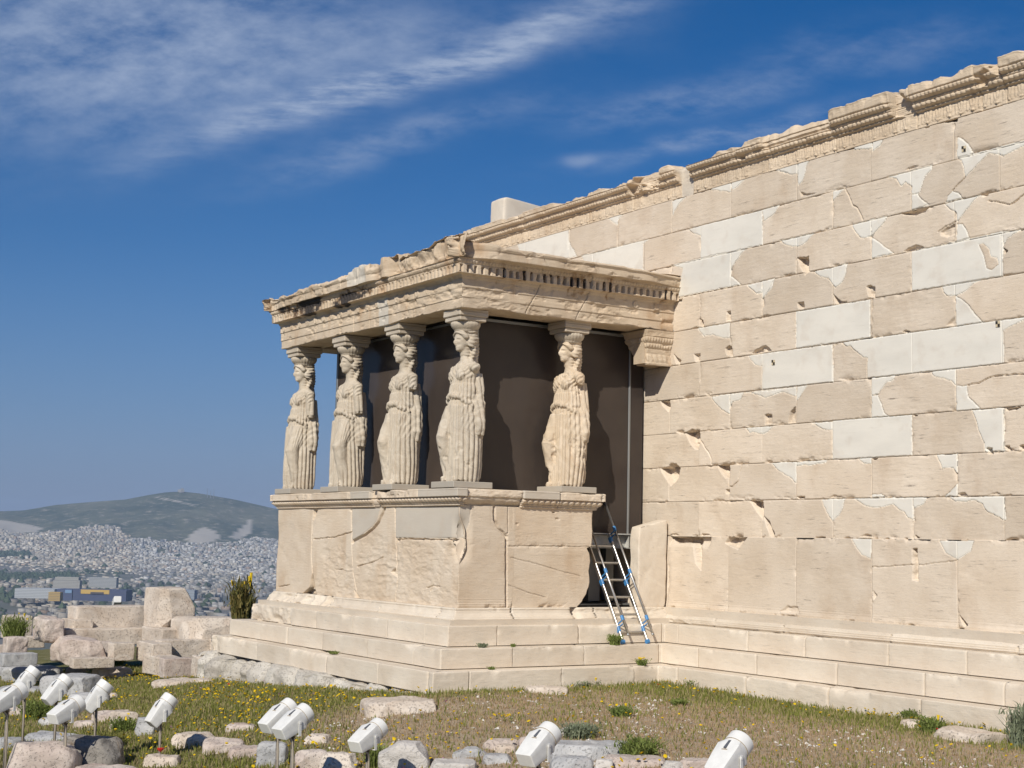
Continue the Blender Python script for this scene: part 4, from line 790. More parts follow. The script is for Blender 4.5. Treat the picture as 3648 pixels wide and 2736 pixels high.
def figure(sd, bent, armL, armR, drape, lean=0., damage=0., turn=0.):
    """woman of 2.03 m facing -y; bent = -1 right knee forward, +1 left knee; arms are broken stumps of the given length"""
    b = MB()
    # columnar skirt and trunk, one loft
    T = [(0.0, .250, .185, 0), (.04, .262, .192, 0), (.12, .262, .19, 0), (.3, .268, .192, 0), (.5, .272, .195, 0), (.7, .272, .195, 0), (.88, .268, .192, .0), (1.0, .255, .185, 0), (1.08, .232, .172, .0),
         (1.16, .208, .158, .0), (1.24, .200, .150, .0), (1.34, .212, .148, .005), (1.44, .228, .145, .01), (1.52, .232, .135, .02), (1.575, .215, .115, .03), (1.61, .16, .095, .035), (1.64, .105, .09, .03), (1.67, .078, .08, .02), (1.73, .071, .076, .01), (1.79, .068, .074, .0)]
    sh = lambda z: bent*-.018*math.sin(max(0, min(1, z/1.1))*math.pi)
    b.loft([ell(sh(z), cy, rx, ry, z, 48, 2.25 if z < 1.0 else 2.1) for z, rx, ry, cy in T])
    # overfold hanging over the belt
    hem = 1.02
    b.loft([ell(0, -.005, .235, .172, 1.10), ell(0, -.006, .245, .178, 1.13), ell(0, -.004, .232, .168, 1.2), ell(0, 0, .218, .16, 1.30)])
    # pouch of cloth above the belt
    for a in np.linspace(-3.2, .1, 19):
        sphere(b, (.232*math.cos(a), .172*math.sin(a)-.005, .99+.16*max(0, math.sin(-a))+.010*math.sin(a*9+sd)), (.040, .036, .036), 8)
    # breasts
    for s in (-1, 1): sphere(b, (s*.095, -.105, 1.425), (.082, .060, .085), 12)
    # bent leg: thigh, knee, shin pushing the cloth out
    kx = bent*.125
    b.tube([(bent*.10, -.07, .98), (kx, -.135, .78), (kx*1.05, -.205, .60), (kx*1.08, -.170, .40), (kx*1.1, -.105, .12), (kx*1.1, -.10, .01)], [.125, .122, .105, .092, .085, .09], 18)
    b.tube([(-bent*.115, -.06, 1.0), (-bent*.125, -.085, .6), (-bent*.125, -.085, .02)], [.13, .12, .125], 18)
    # toes below the hem
    b.tube([(kx*1.1, -.13, .03), (kx*1.15, -.235, .022)], [.05, .036], 12); b.tube([(-bent*.12, -.14, .03), (-bent*.13, -.225, .022)], [.048, .036], 12)
    # shoulders and broken arms
    for s, L in ((1, armL), (-1, armR)):
        top = np.array([s*.242, .012, 1.535]); sphere(b, top-np.array([s*.01, 0, .01]), (.075, .075, .07), 12)
        if L > 0:
            d = np.array([s*.10, .02, -.98]); d /= np.linalg.norm(d)
            b.tube([top, top+d*L*.5, top+d*L], [.070, .066, .060], 16)
            e = top+d*L; b.box(e+np.array([0, 0, .0]), (.085, .085, .05), None)
    # cloak falling behind and at the sides
    if drape > 0:
        for s in (1, -1):
            k = drape if s == 1 else drape*.8
            b.loft([ell(s*.20, .085, .085*k+.02, .075, .62), ell(s*.225, .08, .085*k+.03, .085, .75), ell(s*.235, .085, .065, .085, .98), ell(s*.215, .11, .04, .06, 1.2), ell(s*.19, .11, .03, .05, 1.45)])
        b.loft([ell(0, .13, .22, .06, .05), ell(0, .135, .235, .07, .8), ell(0, .12, .235, .07, 1.3), ell(0, .09, .17, .05, 1.56)])
    # head, hair
    hz = 1.868
    sphere(b, (0, -.022, hz+.02), (.096, .118, .122), 16)
    sphere(b, (0, -.056, hz-.060), (.066, .070, .068), 12)
    sphere(b, (0, -.098, hz-.098), (.030, .026, .026), 10)
    for k in range(21):
        a = math.pi*(.02+.96*k/20)   # waved hair framing the brow
        sphere(b, (.106*math.cos(a), -.050-.052*math.sin(a), hz+.040+.066*math.sin(a)), (.033, .034, .030), 8)
    sphere(b, (0, .05, hz+.035), (.122, .112, .115), 14)
    sphere(b, (0, .03, hz+.115), (.125, .125, .055), 12)
    for s in (-1, 1):
        sphere(b, (s*.108, .015, hz-.02), (.034, .052, .06), 8)
        b.tube([(s*.085, .055, hz-.02), (s*.095, .065, 1.74), (s*.115, .03, 1.62), (s*.12, -.045, 1.545)], [.030, .029, .027, .022], 10)
    b.tube([(0, .10, hz+.02), (0, .115, 1.72), (0, .13, 1.55), (0, .15, 1.38)], [.072, .068, .075, .06], 14)
    V, F, N = remeshed(b, .0082, 'fig')
    x, y, z = V.T
    th = np.arctan2(y-.0, x)
    D = np.zeros(len(V))
    low = 1-sst(z, 1.02, 1.10)
    sid0 = sst(np.abs(x), .2, .25)*sst(z, .55, .7)
    # column-like folds; they quieten over the bent leg
    ka = math.atan2(-.2, bent*.125)
    dth = np.abs((th-ka+np.pi) % (2*np.pi)-np.pi)
    calm = 1-np.clip((1-sst(dth, .35, .75))*sst(z, .10, .32), 0, 1)*.88
    ph = th*13.0+fbm(x*2, y*2, z*1.1, sd, 3)*2.2+.5*np.sin(z*3+sd)
    fold = np.abs(np.sin(ph))**.75-.55
    D += low*calm*fold*.030*(1-.25*sid0)
    # folds pulled diagonally across the bent thigh and shin
    ph2 = (z*1.0+dth*.55)*26+fbm(x*3, y*3, z*3, sd+3, 3)*3
    D += low*(1-calm)*np.sin(ph2)*.0035
    # hanging folds of the overfold and V-folds on the chest
    mid = sst(z, 1.0, 1.06)*(1-sst(z, 1.36, 1.46))
    ph3 = th*13.0+fbm(x*3, y*3, z*1.4, sd+5, 3)*3.0
    D += mid*(np.abs(np.sin(ph3))**.8-.55)*.020
    chest = sst(z, 1.34, 1.40)*(1-sst(z, 1.56, 1.62))*(y < .02)
    vee = np.sin((z-np.abs(x)*1.3)*95+fbm(x*4, y*4, z*4, sd+6, 2)*2)
    D += chest*vee*.006*(1-np.exp(-((np.abs(x)-.098)**2+(z-1.42)**2)/.003)*.7)
    # loops of the cloak at the sides
    sid = sst(np.abs(x), .17, .22)*sst(z, .6, .75)*(1-sst(z, 1.0, 1.15))*(1 if drape > 0 else .0)
    D += sid*np.sin((z+.9*(y-.1)**2*8+.15*y)*48+fbm(x*4, y*4, z*3, sd+8, 3)*6)*.0040
    # hair waves
    hair = sst(z, 1.60, 1.66)*np.clip(sst(y, -.04, .0)+sst(z, 1.925, 1.95), 0, 1)
    D += hair*np.sin(z*150+x*60*np.sign(x)+fbm(x*9, y*9, z*9, sd+9, 2)*3)*.005
    V = V+N*D[:, None]
    # face
    x, y, z = V.T
    def push(c, r, v):
        g = np.exp(-(((x-c[0])/r[0])**2+((y-c[1])/r[1])**2+((z-c[2])/r[2])**2)); V[:, 0] += g*v[0]; V[:, 1] += g*v[1]; V[:, 2] += g*v[2]
    push((0, -.137, hz-.022), (.015, .04, .034), (0, -.030, 0)); push((0, -.125, hz-.040), (.018, .04, .012), (0, -.012, 0))
    for s in (-1, 1):
        push((s*.038, -.12, hz+.012), (.021, .05, .014), (0, .022, 0)); push((s*.036, -.11, hz+.010), (.010, .05, .006), (0, -.007, 0))
        push((s*.036, -.11, hz+.030), (.026, .05, .007), (0, -.006, 0)); push((s*.05, -.09, hz-.03), (.02, .04, .02), (0, -.005, 0))
    push((0, -.11, hz-.066), (.022, .04, .005), (0, .008, 0)); push((0, -.11, hz-.058), (.02, .04, .005), (0, -.006, 0)); push((0, -.11, hz-.076), (.018, .04, .006), (0, -.007, 0))
    k_ = sst(V[:, 2], 1.64, 1.78); V[:, 0] *= 1+.17*k_; V[:, 1] = V[:, 1]*(1+.15*k_)+.004*k_; V[:, 2] += np.clip(V[:, 2]-1.72, 0, 1)*.13
    k2 = sst(V[:, 2], .0, .2)*(1-sst(V[:, 2], 1.55, 1.66)); V[:, 0] *= 1+.04*k2; V[:, 1] *= 1+.03*k2
    # weathering
    wz = fbm(V[:, 0]*9, V[:, 1]*9, V[:, 2]*9, sd+20, 4)*.006+fbm(V[:, 0]*30, V[:, 1]*30, V[:, 2]*30, sd+21, 2)*.002
    if damage: wz -= np.clip(fbm(V[:, 0]*5, V[:, 1]*5, V[:, 2]*5, sd+22, 4)-.18, 0, 1)*.12*damage*(V[:, 2] < 1.7)
    V = V+N*wz[:, None]
    if lean: V[:, 0] += lean*np.sin(V[:, 2]/1.1*np.pi)*(V[:, 2] < 1.1)
    tone = np.clip(.5+fbm(V[:, 0]*1.5, V[:, 1]*1.5, V[:, 2]*1.5, sd+30, 3), 0, 1)
    B = .60*np.clip(fbm(V[:, 0]*16, V[:, 1]*16, V[:, 2]*2.2, sd+31, 4)+.02, 0, 1)*(.4+.6*(V[:, 2] < 1.1))+.12*np.clip(fbm(V[:, 0]*5, V[:, 1]*5, V[:, 2]*5, sd+35, 3), 0, 1)
    at = np.stack([0*tone, tone, B], 1)
    return V, F, at
def disc(b, prof, c, seg=48, flute=0, amp=0.):
    rings = []
    for r, z in prof:
        a = np.linspace(0, 2*np.pi, seg, endpoint=False); rr = r*(1+amp*np.abs(np.sin(a*flute/2))) if flute else r+0*a
        rings.append(np.stack([c[0]+rr*np.cos(a), c[1]+rr*np.sin(a), z+0*a], 1))
    b.loft(rings)
SX, SY = -.275, -3.30
FIG = [
 (-5.435, SY, 1, .36, .30, 1, 11, 0., 'westmost draped woman statue of the porch, seen against open sky at its far corner'),
 (-3.715, SY, 1, .40, .33, 1, 23, 0., 'draped woman statue second from the far corner, smooth left thigh and unbroken upper arm'),
 (-1.985, SY, -1, .16, .22, .9, 37, .2, 'draped woman statue third along the porch front, arm broken just below the shoulder'),
 (-.275, SY, -1, .0, .20, 1.15, 41, .6, 'draped woman statue at the near corner of the porch, dark worn face and split shoulder'),
 (-.275, -1.60, -1, .10, .18, 1, 53, .9, 'orange tinged draped woman statue on the side row, nearest the ladder and the long wall'),
]
for n_, (fx, fy, bent, aL, aR, dr, sd, dmg, lab) in enumerate(FIG):
    base = (fx, fy, .56)
    st = empty('woman_statue', base, lab, 'statue', 'statues of women carrying the porch')
    V, F, at = figure(sd, bent, aL, aR, dr, 0, dmg)
    if n_ == 4: at[:, 1] = at[:, 1]*.6+.4
    V[:, 2] += .085; mesh('figure', V, F, M['statue_warm'] if n_ == 4 else M['statue'], st, attrs=at)
    b = MB(); b.box((0, 0, .043), (.60, .60, .084), bev=.006); b.build('plinth', M['plinth'] if 'plinth' in M else M['statue'], st, attrs=np.tile([0.6, .25, .05], (24, 1)))
    b = MB(); disc(b, [(.13, 2.09), (.148, 2.11), (.15, 2.125), (.155, 2.13), (.18, 2.155), (.198, 2.19), (.198, 2.222), (.18, 2.235)], (0, 0), 72, 24, .07 if n_ != 3 else .02)
    ca = b.build('capital', M['statue'], st, smooth=True, attrs=np.tile([0, .4, .12], (72*8, 1)))
    b = MB(); b.box((0, 0, 2.262), (.41, .41, .06), bev=.01); b.box((0, 0, 2.325), (.45, .45, .066), bev=.012); b.box((0, 0, 2.372), (.44, .44, .03))
    b.build('abacus', M['statue'], st, attrs=np.tile([.05, .35, .12], (24*2+8, 1)))

# ================================================================== ANTA CAPITAL, SLAB, GLASS BOX
def bracket(parent):
    b = MB(); X0, X1, Y1 = -.56, .02, .0
    prof = [(0, 2.44), (.015, 2.46), (.0, 2.48), (.0, 2.60), (.02, 2.62), (.035, 2.66), (.03, 2.67), (.05, 2.68), (.085, 2.74), (.08, 2.75), (.10, 2.76), (.145, 2.83), (.14, 2.84), (.17, 2.85), (.17, 2.905), (.19, 2.94)]
    P = densify([(a_*.38, z_) for a_, z_ in prof], .01)
    base = [(-.27, 0.01), (-.27, -.42), (.0, -.42), (.0, .01)]
    def dp(i, X, Y, Z, OFF, w_):
        s = X if i == 1 else Y
        rec = -.016*np.abs(np.sin(np.pi*s/.05))*(np.exp(-((Z-2.80)/.03)**4)+np.exp(-((Z-2.71)/.025)**4))-.014*np.abs(np.sin(np.pi*s/.09+2*Z*9))*np.exp(-((Z-2.54)/.05)**4)
        rec = rec+fbm(X*8, Y*8, Z*12, 3, 4)*.01+np.clip(fbm(X*5, Y*5, Z*7, 4, 3)-.1, 0, 1)*.04
        B = .16*np.clip(fbm(X*5, Y*5, Z*5, 8, 3)+.4, 0, 1)
        return rec, 0, .05+0*X, 0*X, .4+0*X, B
    k = .0
    return sweep('anta_capital', base, [np.linspace(0, 1, 40), np.linspace(0, 1, 60), np.linspace(0, 1, 50)], P, dp, M['entab'], parent, PSb, .02)
def bpost(V):
    return V
# the bracket widens forward with height
br = bracket(porch)
me = br.data; co = np.zeros(len(me.vertices)*3, np.float32); me.vertices.foreach_get('co', co); co = co.reshape(-1, 3)
zz = co[:, 2]+PSb[2]; yy = co[:, 1]+PSb[1]
xx = co[:, 0]+PSb[0]; co[:, 0] -= np.where(xx < -.15, (zz-2.44)*.42, 0)
me.vertices.foreach_set('co', co.ravel()); me.update()
mb = MB(); mb.box((-.16, -.24, 2.69), (.24, .44, .46)); mb.build('anta_capital_core', M['entab'], porch, sub=PSb)

SLB = (0.0, -.3, -1.0)
sl_ = empty('upright_slab', SLB, 'upright broken marble slab leaning on the wall beside the dark opening and the ladder', 'slab')
def rockmesh(size, seed, blocky=.75, rough=.06, n=22, chip=.5, topcut=None, elong=None):
    """a rough stone: a cube pushed towards a boulder, with broken arrises and noise"""
    g = np.linspace(-1, 1, n); V = []; F = []; off = 0
    for ax in range(3):
        for s in (-1, 1):
            a, b = np.meshgrid(g, g, indexing='ij'); p = np.zeros((n, n, 3)); o_ = [q for q in range(3) if q != ax]
            p[..., ax] = s; p[..., o_[0]] = a; p[..., o_[1]] = b
            V.append(p.reshape(-1, 3)); F.append(gridfaces(n, n, flip=(s > 0) == (ax == 1), off=off)); off += n*n
    V = np.concatenate(V); F = np.concatenate(F)
    # weld
    key = np.round(V*1e4).astype(np.int64); _, idx, inv = np.unique(key, axis=0, return_index=True, return_inverse=True)
    inv = inv.ravel(); V = V[idx]; F = inv[F]
    ln = np.linalg.norm(V, axis=1, keepdims=True); sp = V/ln
    p_ = 2/(1-blocky*.93); k = (np.abs(V)**p_).sum(1, keepdims=True)**(-1/p_); Vb = V*k
    V = Vb*np.asarray(size)/2
    s_ = float(np.mean(size)); q = V/s_
    d = fbm(q[:, 0]*1.5+seed, q[:, 1]*1.5, q[:, 2]*1.5, seed, 3)*rough*1.5+fbm(q[:, 0]*5+seed, q[:, 1]*5, q[:, 2]*5, seed+1, 4)*rough*.6
    cutn = np.array([[_h(np.array(i), np.array(seed), np.array(j), 3)-.5 for j in range(3)] for i in range(6)], float)
    for c in cutn:
        c = c/np.linalg.norm(c); lim = (np.abs(c)*np.asarray(size)/2).sum()*(.80-.18*chip); t = V@c-lim
        V = V-np.outer(np.clip(t, 0, None), c)*.9*min(1, chip*1.5)
    V = V+sp*d[:, None]*s_
    if topcut is not None: V[:, 2] = np.minimum(V[:, 2], topcut(V[:, 0], V[:, 1]))
    return V, F
def stone(name, loc, size, rz, seed, mat, label, group=None, blocky=.8, rough=.05, n=20, chip=.4, tilt=(0, 0), tone=.5, crust=.1, new=0., parent=None, cat='stone', topcut=None):
    V, F = rockmesh(size, seed, blocky, rough, n, chip, topcut)
    R = np.array(Matrix.Rotation(rz, 3, 'Z') @ Matrix.Rotation(tilt[0], 3, 'X') @ Matrix.Rotation(tilt[1], 3, 'Y'))
    V = V@R.T
    B = crust*(.4+1.4*np.clip(fbm(V[:, 0]*4+seed, V[:, 1]*4, V[:, 2]*4, seed+5, 3), 0, 1))
    at = np.stack([new+0*B, np.clip(tone+.25*fbm(V[:, 0]*2, V[:, 1]*2, V[:, 2]*2, seed+6, 2), 0, 1), B], 1)
    o = mesh(name, V, F, mat, parent, attrs=at); o.location = loc
    if parent is None: tag(o, label, cat, group)
    return o
sb = stone('slab', (.02-.11, 0.0, .62), (.22, .50, 1.27), 0, 77, M['step'], None, parent=sl_, blocky=.96, rough=.024, n=46, chip=.25, tone=1., crust=.02, topcut=lambda x, y: .60+.25*(y-.2))
gm, t = newmat('dark_glazing')
gb = t.n('ShaderNodeBsdfPrincipled', {'Base Color': (.040, .027, .021, 1), 'Roughness': .22, 'Specular IOR Level': .22})
oc = t.n('ShaderNodeTexCoord').outputs['Object']
t.t.links.new(t.mix(t.ss(t.noise(oc, .9, 3), .3, .7), (.050, .040, .035), (.070, .054, .044)), gb.inputs['Base Color'])
t.t.links.new(t.n('ShaderNodeBump', {'Height': t.noise(t.mapping(oc, scale=(1, 1, .3)), 1.2, 2), 'Strength': .25, 'Distance': .02}).outputs[0], gb.inputs['Normal'])
t.n('ShaderNodeOutputMaterial', {'Surface': gb.outputs[0]})
M['glass'] = gm
M['steel'] = simple('grey_steel', (.30, .31, .31), .45, .6)
M['paint'] = simple('pale_painted_steel', (.50, .49, .45), .5, .0, .15, 12)
M['alu'] = simple('aluminium', (.52, .51, .49), .36, .92, .1, 9)
M['blue'] = simple('blue_plastic', (.045, .20, .44), .42)
GB = (-2.7, -1.5, .0)
gx = empty('glass_enclosure', GB, 'dark brown glazed enclosure standing inside the porch behind the statues', 'glass screen')
b = MB(); b.box((-2.755, -2.935, 1.77), (4.27, .02, 2.38)); b.build('front_pane', gm, gx, sub=GB)
b = MB(); b.box((-.605, -1.47, 1.47), (.02, 2.86, 2.93)); b.build('side_pane', gm, gx, sub=GB)
b = MB(); b.box((-4.9, -1.47, 1.77), (.02, 2.86, 2.38)); b.build('far_pane', gm, gx, sub=GB)
for q, s in [((-.595, -.29, 1.46), (.03, .035, 2.9)), ((-4.9, -2.93, 1.77), (.05, .05, 2.38)), ((-.6, -2.93, 1.77), (.05, .05, 2.38))]: b = MB(); b.box(q, s, bev=.004); b.build('frame_post', M['steel'], gx, sub=GB)
b = MB(); b.box((-.60, -1.5, 2.915), (.07, 2.9, .035)); b.box((-2.75, -2.93, 2.92), (4.3, .06, .03)); b.build('top_rail', M['steel'], gx, sub=GB)
b = MB(); b.box((-.57, -.74, .015), (.16, 1.32, .018)); b.box((-.60, -.74, -.09), (.02, 1.32, .17)); b.box((-.57, -.74, -.182), (.14, 1.32, .016))
for yy in (-.33, -.24): b.box((-.55, yy, -.085), (.09, .012, .18))
b.box((-.56, -.30, -.13), (.07, .05, .05)); b.build('floor_beam', M['paint'], gx, sub=GB)
b = MB(); b.box((-2.8, -1.5, -.02), (4.3, 2.85, .03)); b.build('floor', M['steel'], gx, sub=GB)
b = MB(); b.box((-1.6, -.7, -.995), (1.9, 1.3, .02)); b.box((-.9, -.72, -.5), (.18, .2, .9)); b.box((-1.0, -.35, -.5), (.12, .14, .9)); b.build('pit_support', M['steel'], gx, sub=GB)
# survey targets and the purple marker
def target(loc, rz, purple=False):
    b = MB()
    if purple:
        b.box((0, 0, 0), (.004, .075, .075)); o = b.build('survey_marker', simple('purple_film', (.13, .11, .42), .5)); 
        b2 = MB(); b2.tube([(0.002, 0, 0), (.005, 0, 0)], .014, 16); c = b2.build('white_dot', simple('white_film', (.8, .8, .78), .6), o)
        tag(o, 'small purple square survey marker with white dot on the porch beam near the wall', 'survey marker')
    else:
        b.box((0, 0, 0), (.058, .004, .066)); o = b.build('survey_target', simple('target_cream', (.6, .5, .33), .6)); 
        b2 = MB(); b2.box((-.0145, -.003, .0165), (.029, .004, .033)); b2.box((.0145, -.003, -.0165), (.029, .004, .033)); b2.build('dark_squares', simple('target_dark', (.03, .025, .02), .6), o)
    o.location = loc; return o
TG = [((2.174, -.006, 2.307), 'checkered survey target mid wall, left of the small old block in the white course'), ((5.838, -.006, 2.409), 'checkered survey target near the top right end of the long white marble course'), ((5.385, -.006, 4.511), 'topmost checkered survey target, on a white patch high on the wall')]
TG = [(TGP[i], TG[i][1]) for i in range(3)] if 'TGP' in globals() else TG
for q, lb in TG:
    o = target(q, 0); tag(o, lb, 'survey target', 'survey targets on the wall')
target((.036, -.13, 3.255), 0, True)
# ================================================================== LADDER
LB = (.42, -.90, -1.475)
ld = empty('ladder', LB, 'aluminium ladder with blue brackets and round hand poles leaning into the dark opening', 'ladder')
A = {'R': np.array([.42, -.689, -1.46]), 'L': np.array([.42, -1.108, -1.46])}
dr_ = np.array([-.45, -.772, -.006])-A['R']; dr_[1] = -.04; dr_ /= np.linalg.norm(dr_); Ln = 1.72
nrm_ = np.cross(dr_, [0, 1, 0]); nrm_ /= np.linalg.norm(nrm_); nrm_ = nrm_ if nrm_[0] > 0 else -nrm_
Rl = np.stack([nrm_, np.cross(dr_, nrm_), dr_], 1)
for k in ('L', 'R'):
    b = MB(); b.box(A[k]+dr_*Ln/2, (.055, .022, Ln), Rl, .004); b.build('rail', M['alu'], ld, sub=LB)
for q in range(6):
    b = MB(); c = (A['L']+A['R'])/2+dr_*(.16+q*.27); b.box(c, (.034, .40, .022), np.stack([nrm_, [0, 1, 0], dr_], 1), .004); b.build('rung', M['alu'], ld, sub=LB)
for k in ('L', 'R'):
    P0 = A[k]+nrm_*.125+dr_*.055+np.array([0, .03, 0]); PL = 2.13 if k == 'R' else 1.95
    b = MB(); b.tube([P0, P0+dr_*PL], .0155, 14); b.build('hand_pole', M['alu'], ld, smooth=True, sub=LB)
    b = MB(); b.tube([P0-dr_*.004, P0+dr_*.014], .0165, 14); b.build('pole_end', M['steel'], ld, sub=LB)
    for h in ((.20, .93, 1.62) if k == 'R' else (.20, .93)):
        b = MB(); c = A[k]+dr_*h; c2 = P0+dr_*(h+.055)
        b.box(c, (.066, .034, .085), Rl, .006); b.tube([c2-dr_*.035, c2+dr_*.035], .024, 14)
        b.box((c+c2)/2+dr_*.022, (.11, .012, .022), Rl, .004); b.box((c+c2)/2-dr_*.026, (.11, .012, .018), Rl, .004)
        b.build('bracket', M['blue'], ld, sub=LB)
    b = MB(); b.tube([A[k]+np.array([0, -.02, .012]), A[k]+np.array([0, .02, .012])], .033, 18); b.build('foot', M['blue'], ld, sub=LB)
# block standing on the wall behind
stone('roof_block', (-5.70, 1.10, 5.74), (.50, 1.2, .62), 0, 91, M['step'], 'squared pale stone block standing on top of the wall above the porch', blocky=.97, rough=.012, n=26, chip=.1, tone=.8, crust=.15, new=.3, cat='stone block', topcut=lambda x, y: .31-.10*(y+.6))

# ================================================================== GROUND
def ground_h(X, Y):
    X = np.asarray(X, float); Y = np.asarray(Y, float)
    d1 = np.minimum(.062*np.clip(1.2-X, 0, None)**1.0, .62)
    d2 = .5*sst(-Y, 4.2, 9.5)
    z = -1.985-d1*sst(-Y, -1.0, 3.0)-d2
    z = z+.035*fbm(X*.7, Y*.7, 0, 201, 3)+.012*fbm(X*4, Y*4, 0, 203, 3)
    z = z-sst(-X, 15.5, 19)*4.5
    return z
def at_ground(x, y):
    d = _f+CR_*(x-1824)/CF-CU_*(y-1368)/CF
    hi = 8.
    while hi < 60:
        P = CPOS+hi*d
        if P[2] <= ground_h(P[0], P[1]): break
        hi += .25
    lo = hi-.25
    for _ in range(20):
        t = (lo+hi)/2; P = CPOS+t*d
        if P[2] > ground_h(P[0], P[1]): lo = t
        else: hi = t
    return CPOS+lo*d, lo
gx_ = np.arange(-21, 12.01, .05); gy_ = np.arange(-16, .3, .05)
GX, GY = np.meshgrid(gx_, gy_, indexing='ij'); GZ = ground_h(GX, GY)+.006*fbm(GX*14, GY*14, 0, 205, 2)
def dryness(X, Y):
    n = fbm(X*.9, Y*.9, 0, 210, 4)*.45+fbm(X*3, Y*3, 0, 212, 3)*.25
    d = sst(X, .2, 2.2)*sst(-Y, 1.3, 2.2)*(1-sst(-Y-.25*(X-3), 5.9, 7.8))
    d = np.maximum(d, .75*np.exp(-((X+3.0)/1.6)**2-((Y+7.2)/.9)**2))
    return np.clip(d*1.15+n*(.4+.6*d)-.05, 0, 1)
gm_, t = newmat('meadow_soil')
oc = t.n('ShaderNodeTexCoord').outputs['Object']; vc = t.n('ShaderNodeVertexColor', layer_name='mk')
sc_ = t.n('ShaderNodeSeparateColor', {0: vc.outputs[0]})
n1 = t.noise(oc, 5, 6, .65); n2 = t.noise(oc, 40, 6, .7)
soil = t.mix(t.ss(n1, .35, .65), (.35, .27, .18), (.45, .355, .25)); soil = t.mix(t.ss(n2, .55, .72), soil, (.50, .44, .37))
grn = t.mix(t.ss(n1, .35, .65), (.13, .13, .05), (.22, .20, .10)); grn = t.mix(t.ss(n2, .5, .75), grn, (.24, .20, .11))
cc = t.mix(sc_.outputs[0], grn, soil)
bp = t.n('ShaderNodeBump', {'Height': n2, 'Strength': .9, 'Distance': .02})
b_ = t.n('ShaderNodeBsdfPrincipled', {'Base Color': cc, 'Roughness': .95, 'Specular IOR Level': .1, 'Normal': bp.outputs[0]})
t.n('ShaderNodeOutputMaterial', {'Surface': b_.outputs[0]})
go = mesh('ground', np.stack([GX, GY, GZ], -1).reshape(-1, 3), gridfaces(len(gx_), len(gy_)), gm_, attrs=np.stack([dryness(GX, GY), 0*GX, 0*GX], -1).reshape(-1, 3))
tag(go, kind='structure')

# leafy materials read their colour from the mesh
lm, t = newmat('leaf')
vc = t.n('ShaderNodeVertexColor', layer_name='mk').outputs[0]
b_ = t.n('ShaderNodeBsdfPrincipled', {'Base Color': vc, 'Roughness': .7, 'Specular IOR Level': .15})
tl = t.n('ShaderNodeBsdfTranslucent', {'Color': vc}); mx = t.n('ShaderNodeMixShader', {0: .25, 1: b_.outputs[0], 2: tl.outputs[0]})
t.n('ShaderNodeOutputMaterial', {'Surface': mx.outputs[0]})
M['leaf'] = lm
rs = np.random.RandomState(7)
def blades(P, h, lean, wd, colr):
    """one bent blade (3 quads thin) per point; returns V, F, colours"""
    n = len(P); a = rs.rand(n)*2*np.pi; la = rs.rand(n)*2*np.pi
    w = np.stack([np.cos(a), np.sin(a), 0*a], 1)*wd[:, None]*.5
    L = np.stack([np.cos(la)*lean, np.sin(la)*lean, 0*la], 1)*h[:, None]; up = np.stack([0*h, 0*h, h], 1)
    p0 = P-w; p1 = P+w; m0 = P+up*.55+L*.3-w*.8; m1 = P+up*.55+L*.3+w*.8; tp = P+up*.95+L
    V = np.stack([p0, p1, m1, m0, tp], 1).reshape(-1, 3)
    k = np.arange(n)*5
    F1 = np.stack([k, k+1, k+2, k+3], 1); F2 = np.stack([k+3, k+2, k+4, k+4], 1)
    C = np.repeat(colr, 5, axis=0)
    return V, F1, F2[:, :3], C
def merge(parts):
    V = []; F = []; C = []; n = 0
    for v, f1, f2, c in parts:
        V.append(v); F += (f1+n).tolist()+(f2+n).tolist(); C.append(c); n += len(v)
    return np.concatenate(V), F, np.concatenate(C)
def free(X, Y):   # not under steps
    return ~(((X < .86) & (X > -6.9) & (Y > -4.42)) | (Y > -.82))
def scatter(n, x0=-11, x1=9.2, y0=-12.5, y1=-.82):
    X = x0+(x1-x0)*rs.rand(n); Y = y0+(y1-y0)*rs.rand(n)
    k = free(X, Y)
    # only where the camera or a step beside it can see
    px = (np.stack([X, Y, ground_h(X, Y)], 1)-CPOS); dep = px@_f; u = px@CR_/dep; v = -(px@CU_)/dep
    k &= (dep > 8) & (np.abs(u) < .42) & (v < .34)
    return X[k], Y[k]
parts = []
X, Y = scatter(520000)
dr = dryness(X, Y); g = fbm(X*1.8, Y*1.8, 0, 221, 3)
edge_ = np.exp(-np.clip(-Y-.82, 0, None)/.16)*(X > .8)+np.exp(-np.clip(X-.86, 0, None)/.14)*(Y > -4.4)*(X > .5)
r = rs.rand(len(X)); green = r < np.clip(.62*(1-dr)+.10+.35*g*(1-dr)+edge_, .03, .95)
keep = rs.rand(len(X)) < np.where(green, .85, .30+.25*dr)
X, Y, dr, g, green, edge_ = [q[keep] for q in (X, Y, dr, g, green, edge_)]
n = len(X); h = np.where(green, .028+.05*rs.rand(n)**2+.04*np.clip(g, 0, 1)+.05*np.clip(edge_, 0, 1)*rs.rand(n), .012+.03*rs.rand(n)**2)
c1 = np.array([.13, .155, .028]); c2 = np.array([.27, .27, .075]); c3 = np.array([.46, .34, .21]); c4 = np.array([.32, .225, .13])
q = rs.rand(n)[:, None]; C = np.where(green[:, None], c1*(1-q)+c2*q, c3*q+c4*(1-q))
olive = (rs.rand(n) < .32)[:, None] & green[:, None]; C = np.where(olive, np.array([.36, .30, .15]), C)
V, f1, f2, C = blades(np.stack([X, Y, ground_h(X, Y)-.004], 1), h, .5*rs.rand(n), .006+.010*rs.rand(n), C)
V, F, C = merge([(V, f1, f2, C)])
tag(mesh('grass', V, F, M['leaf'], attrs=C, smooth=False), kind='stuff')
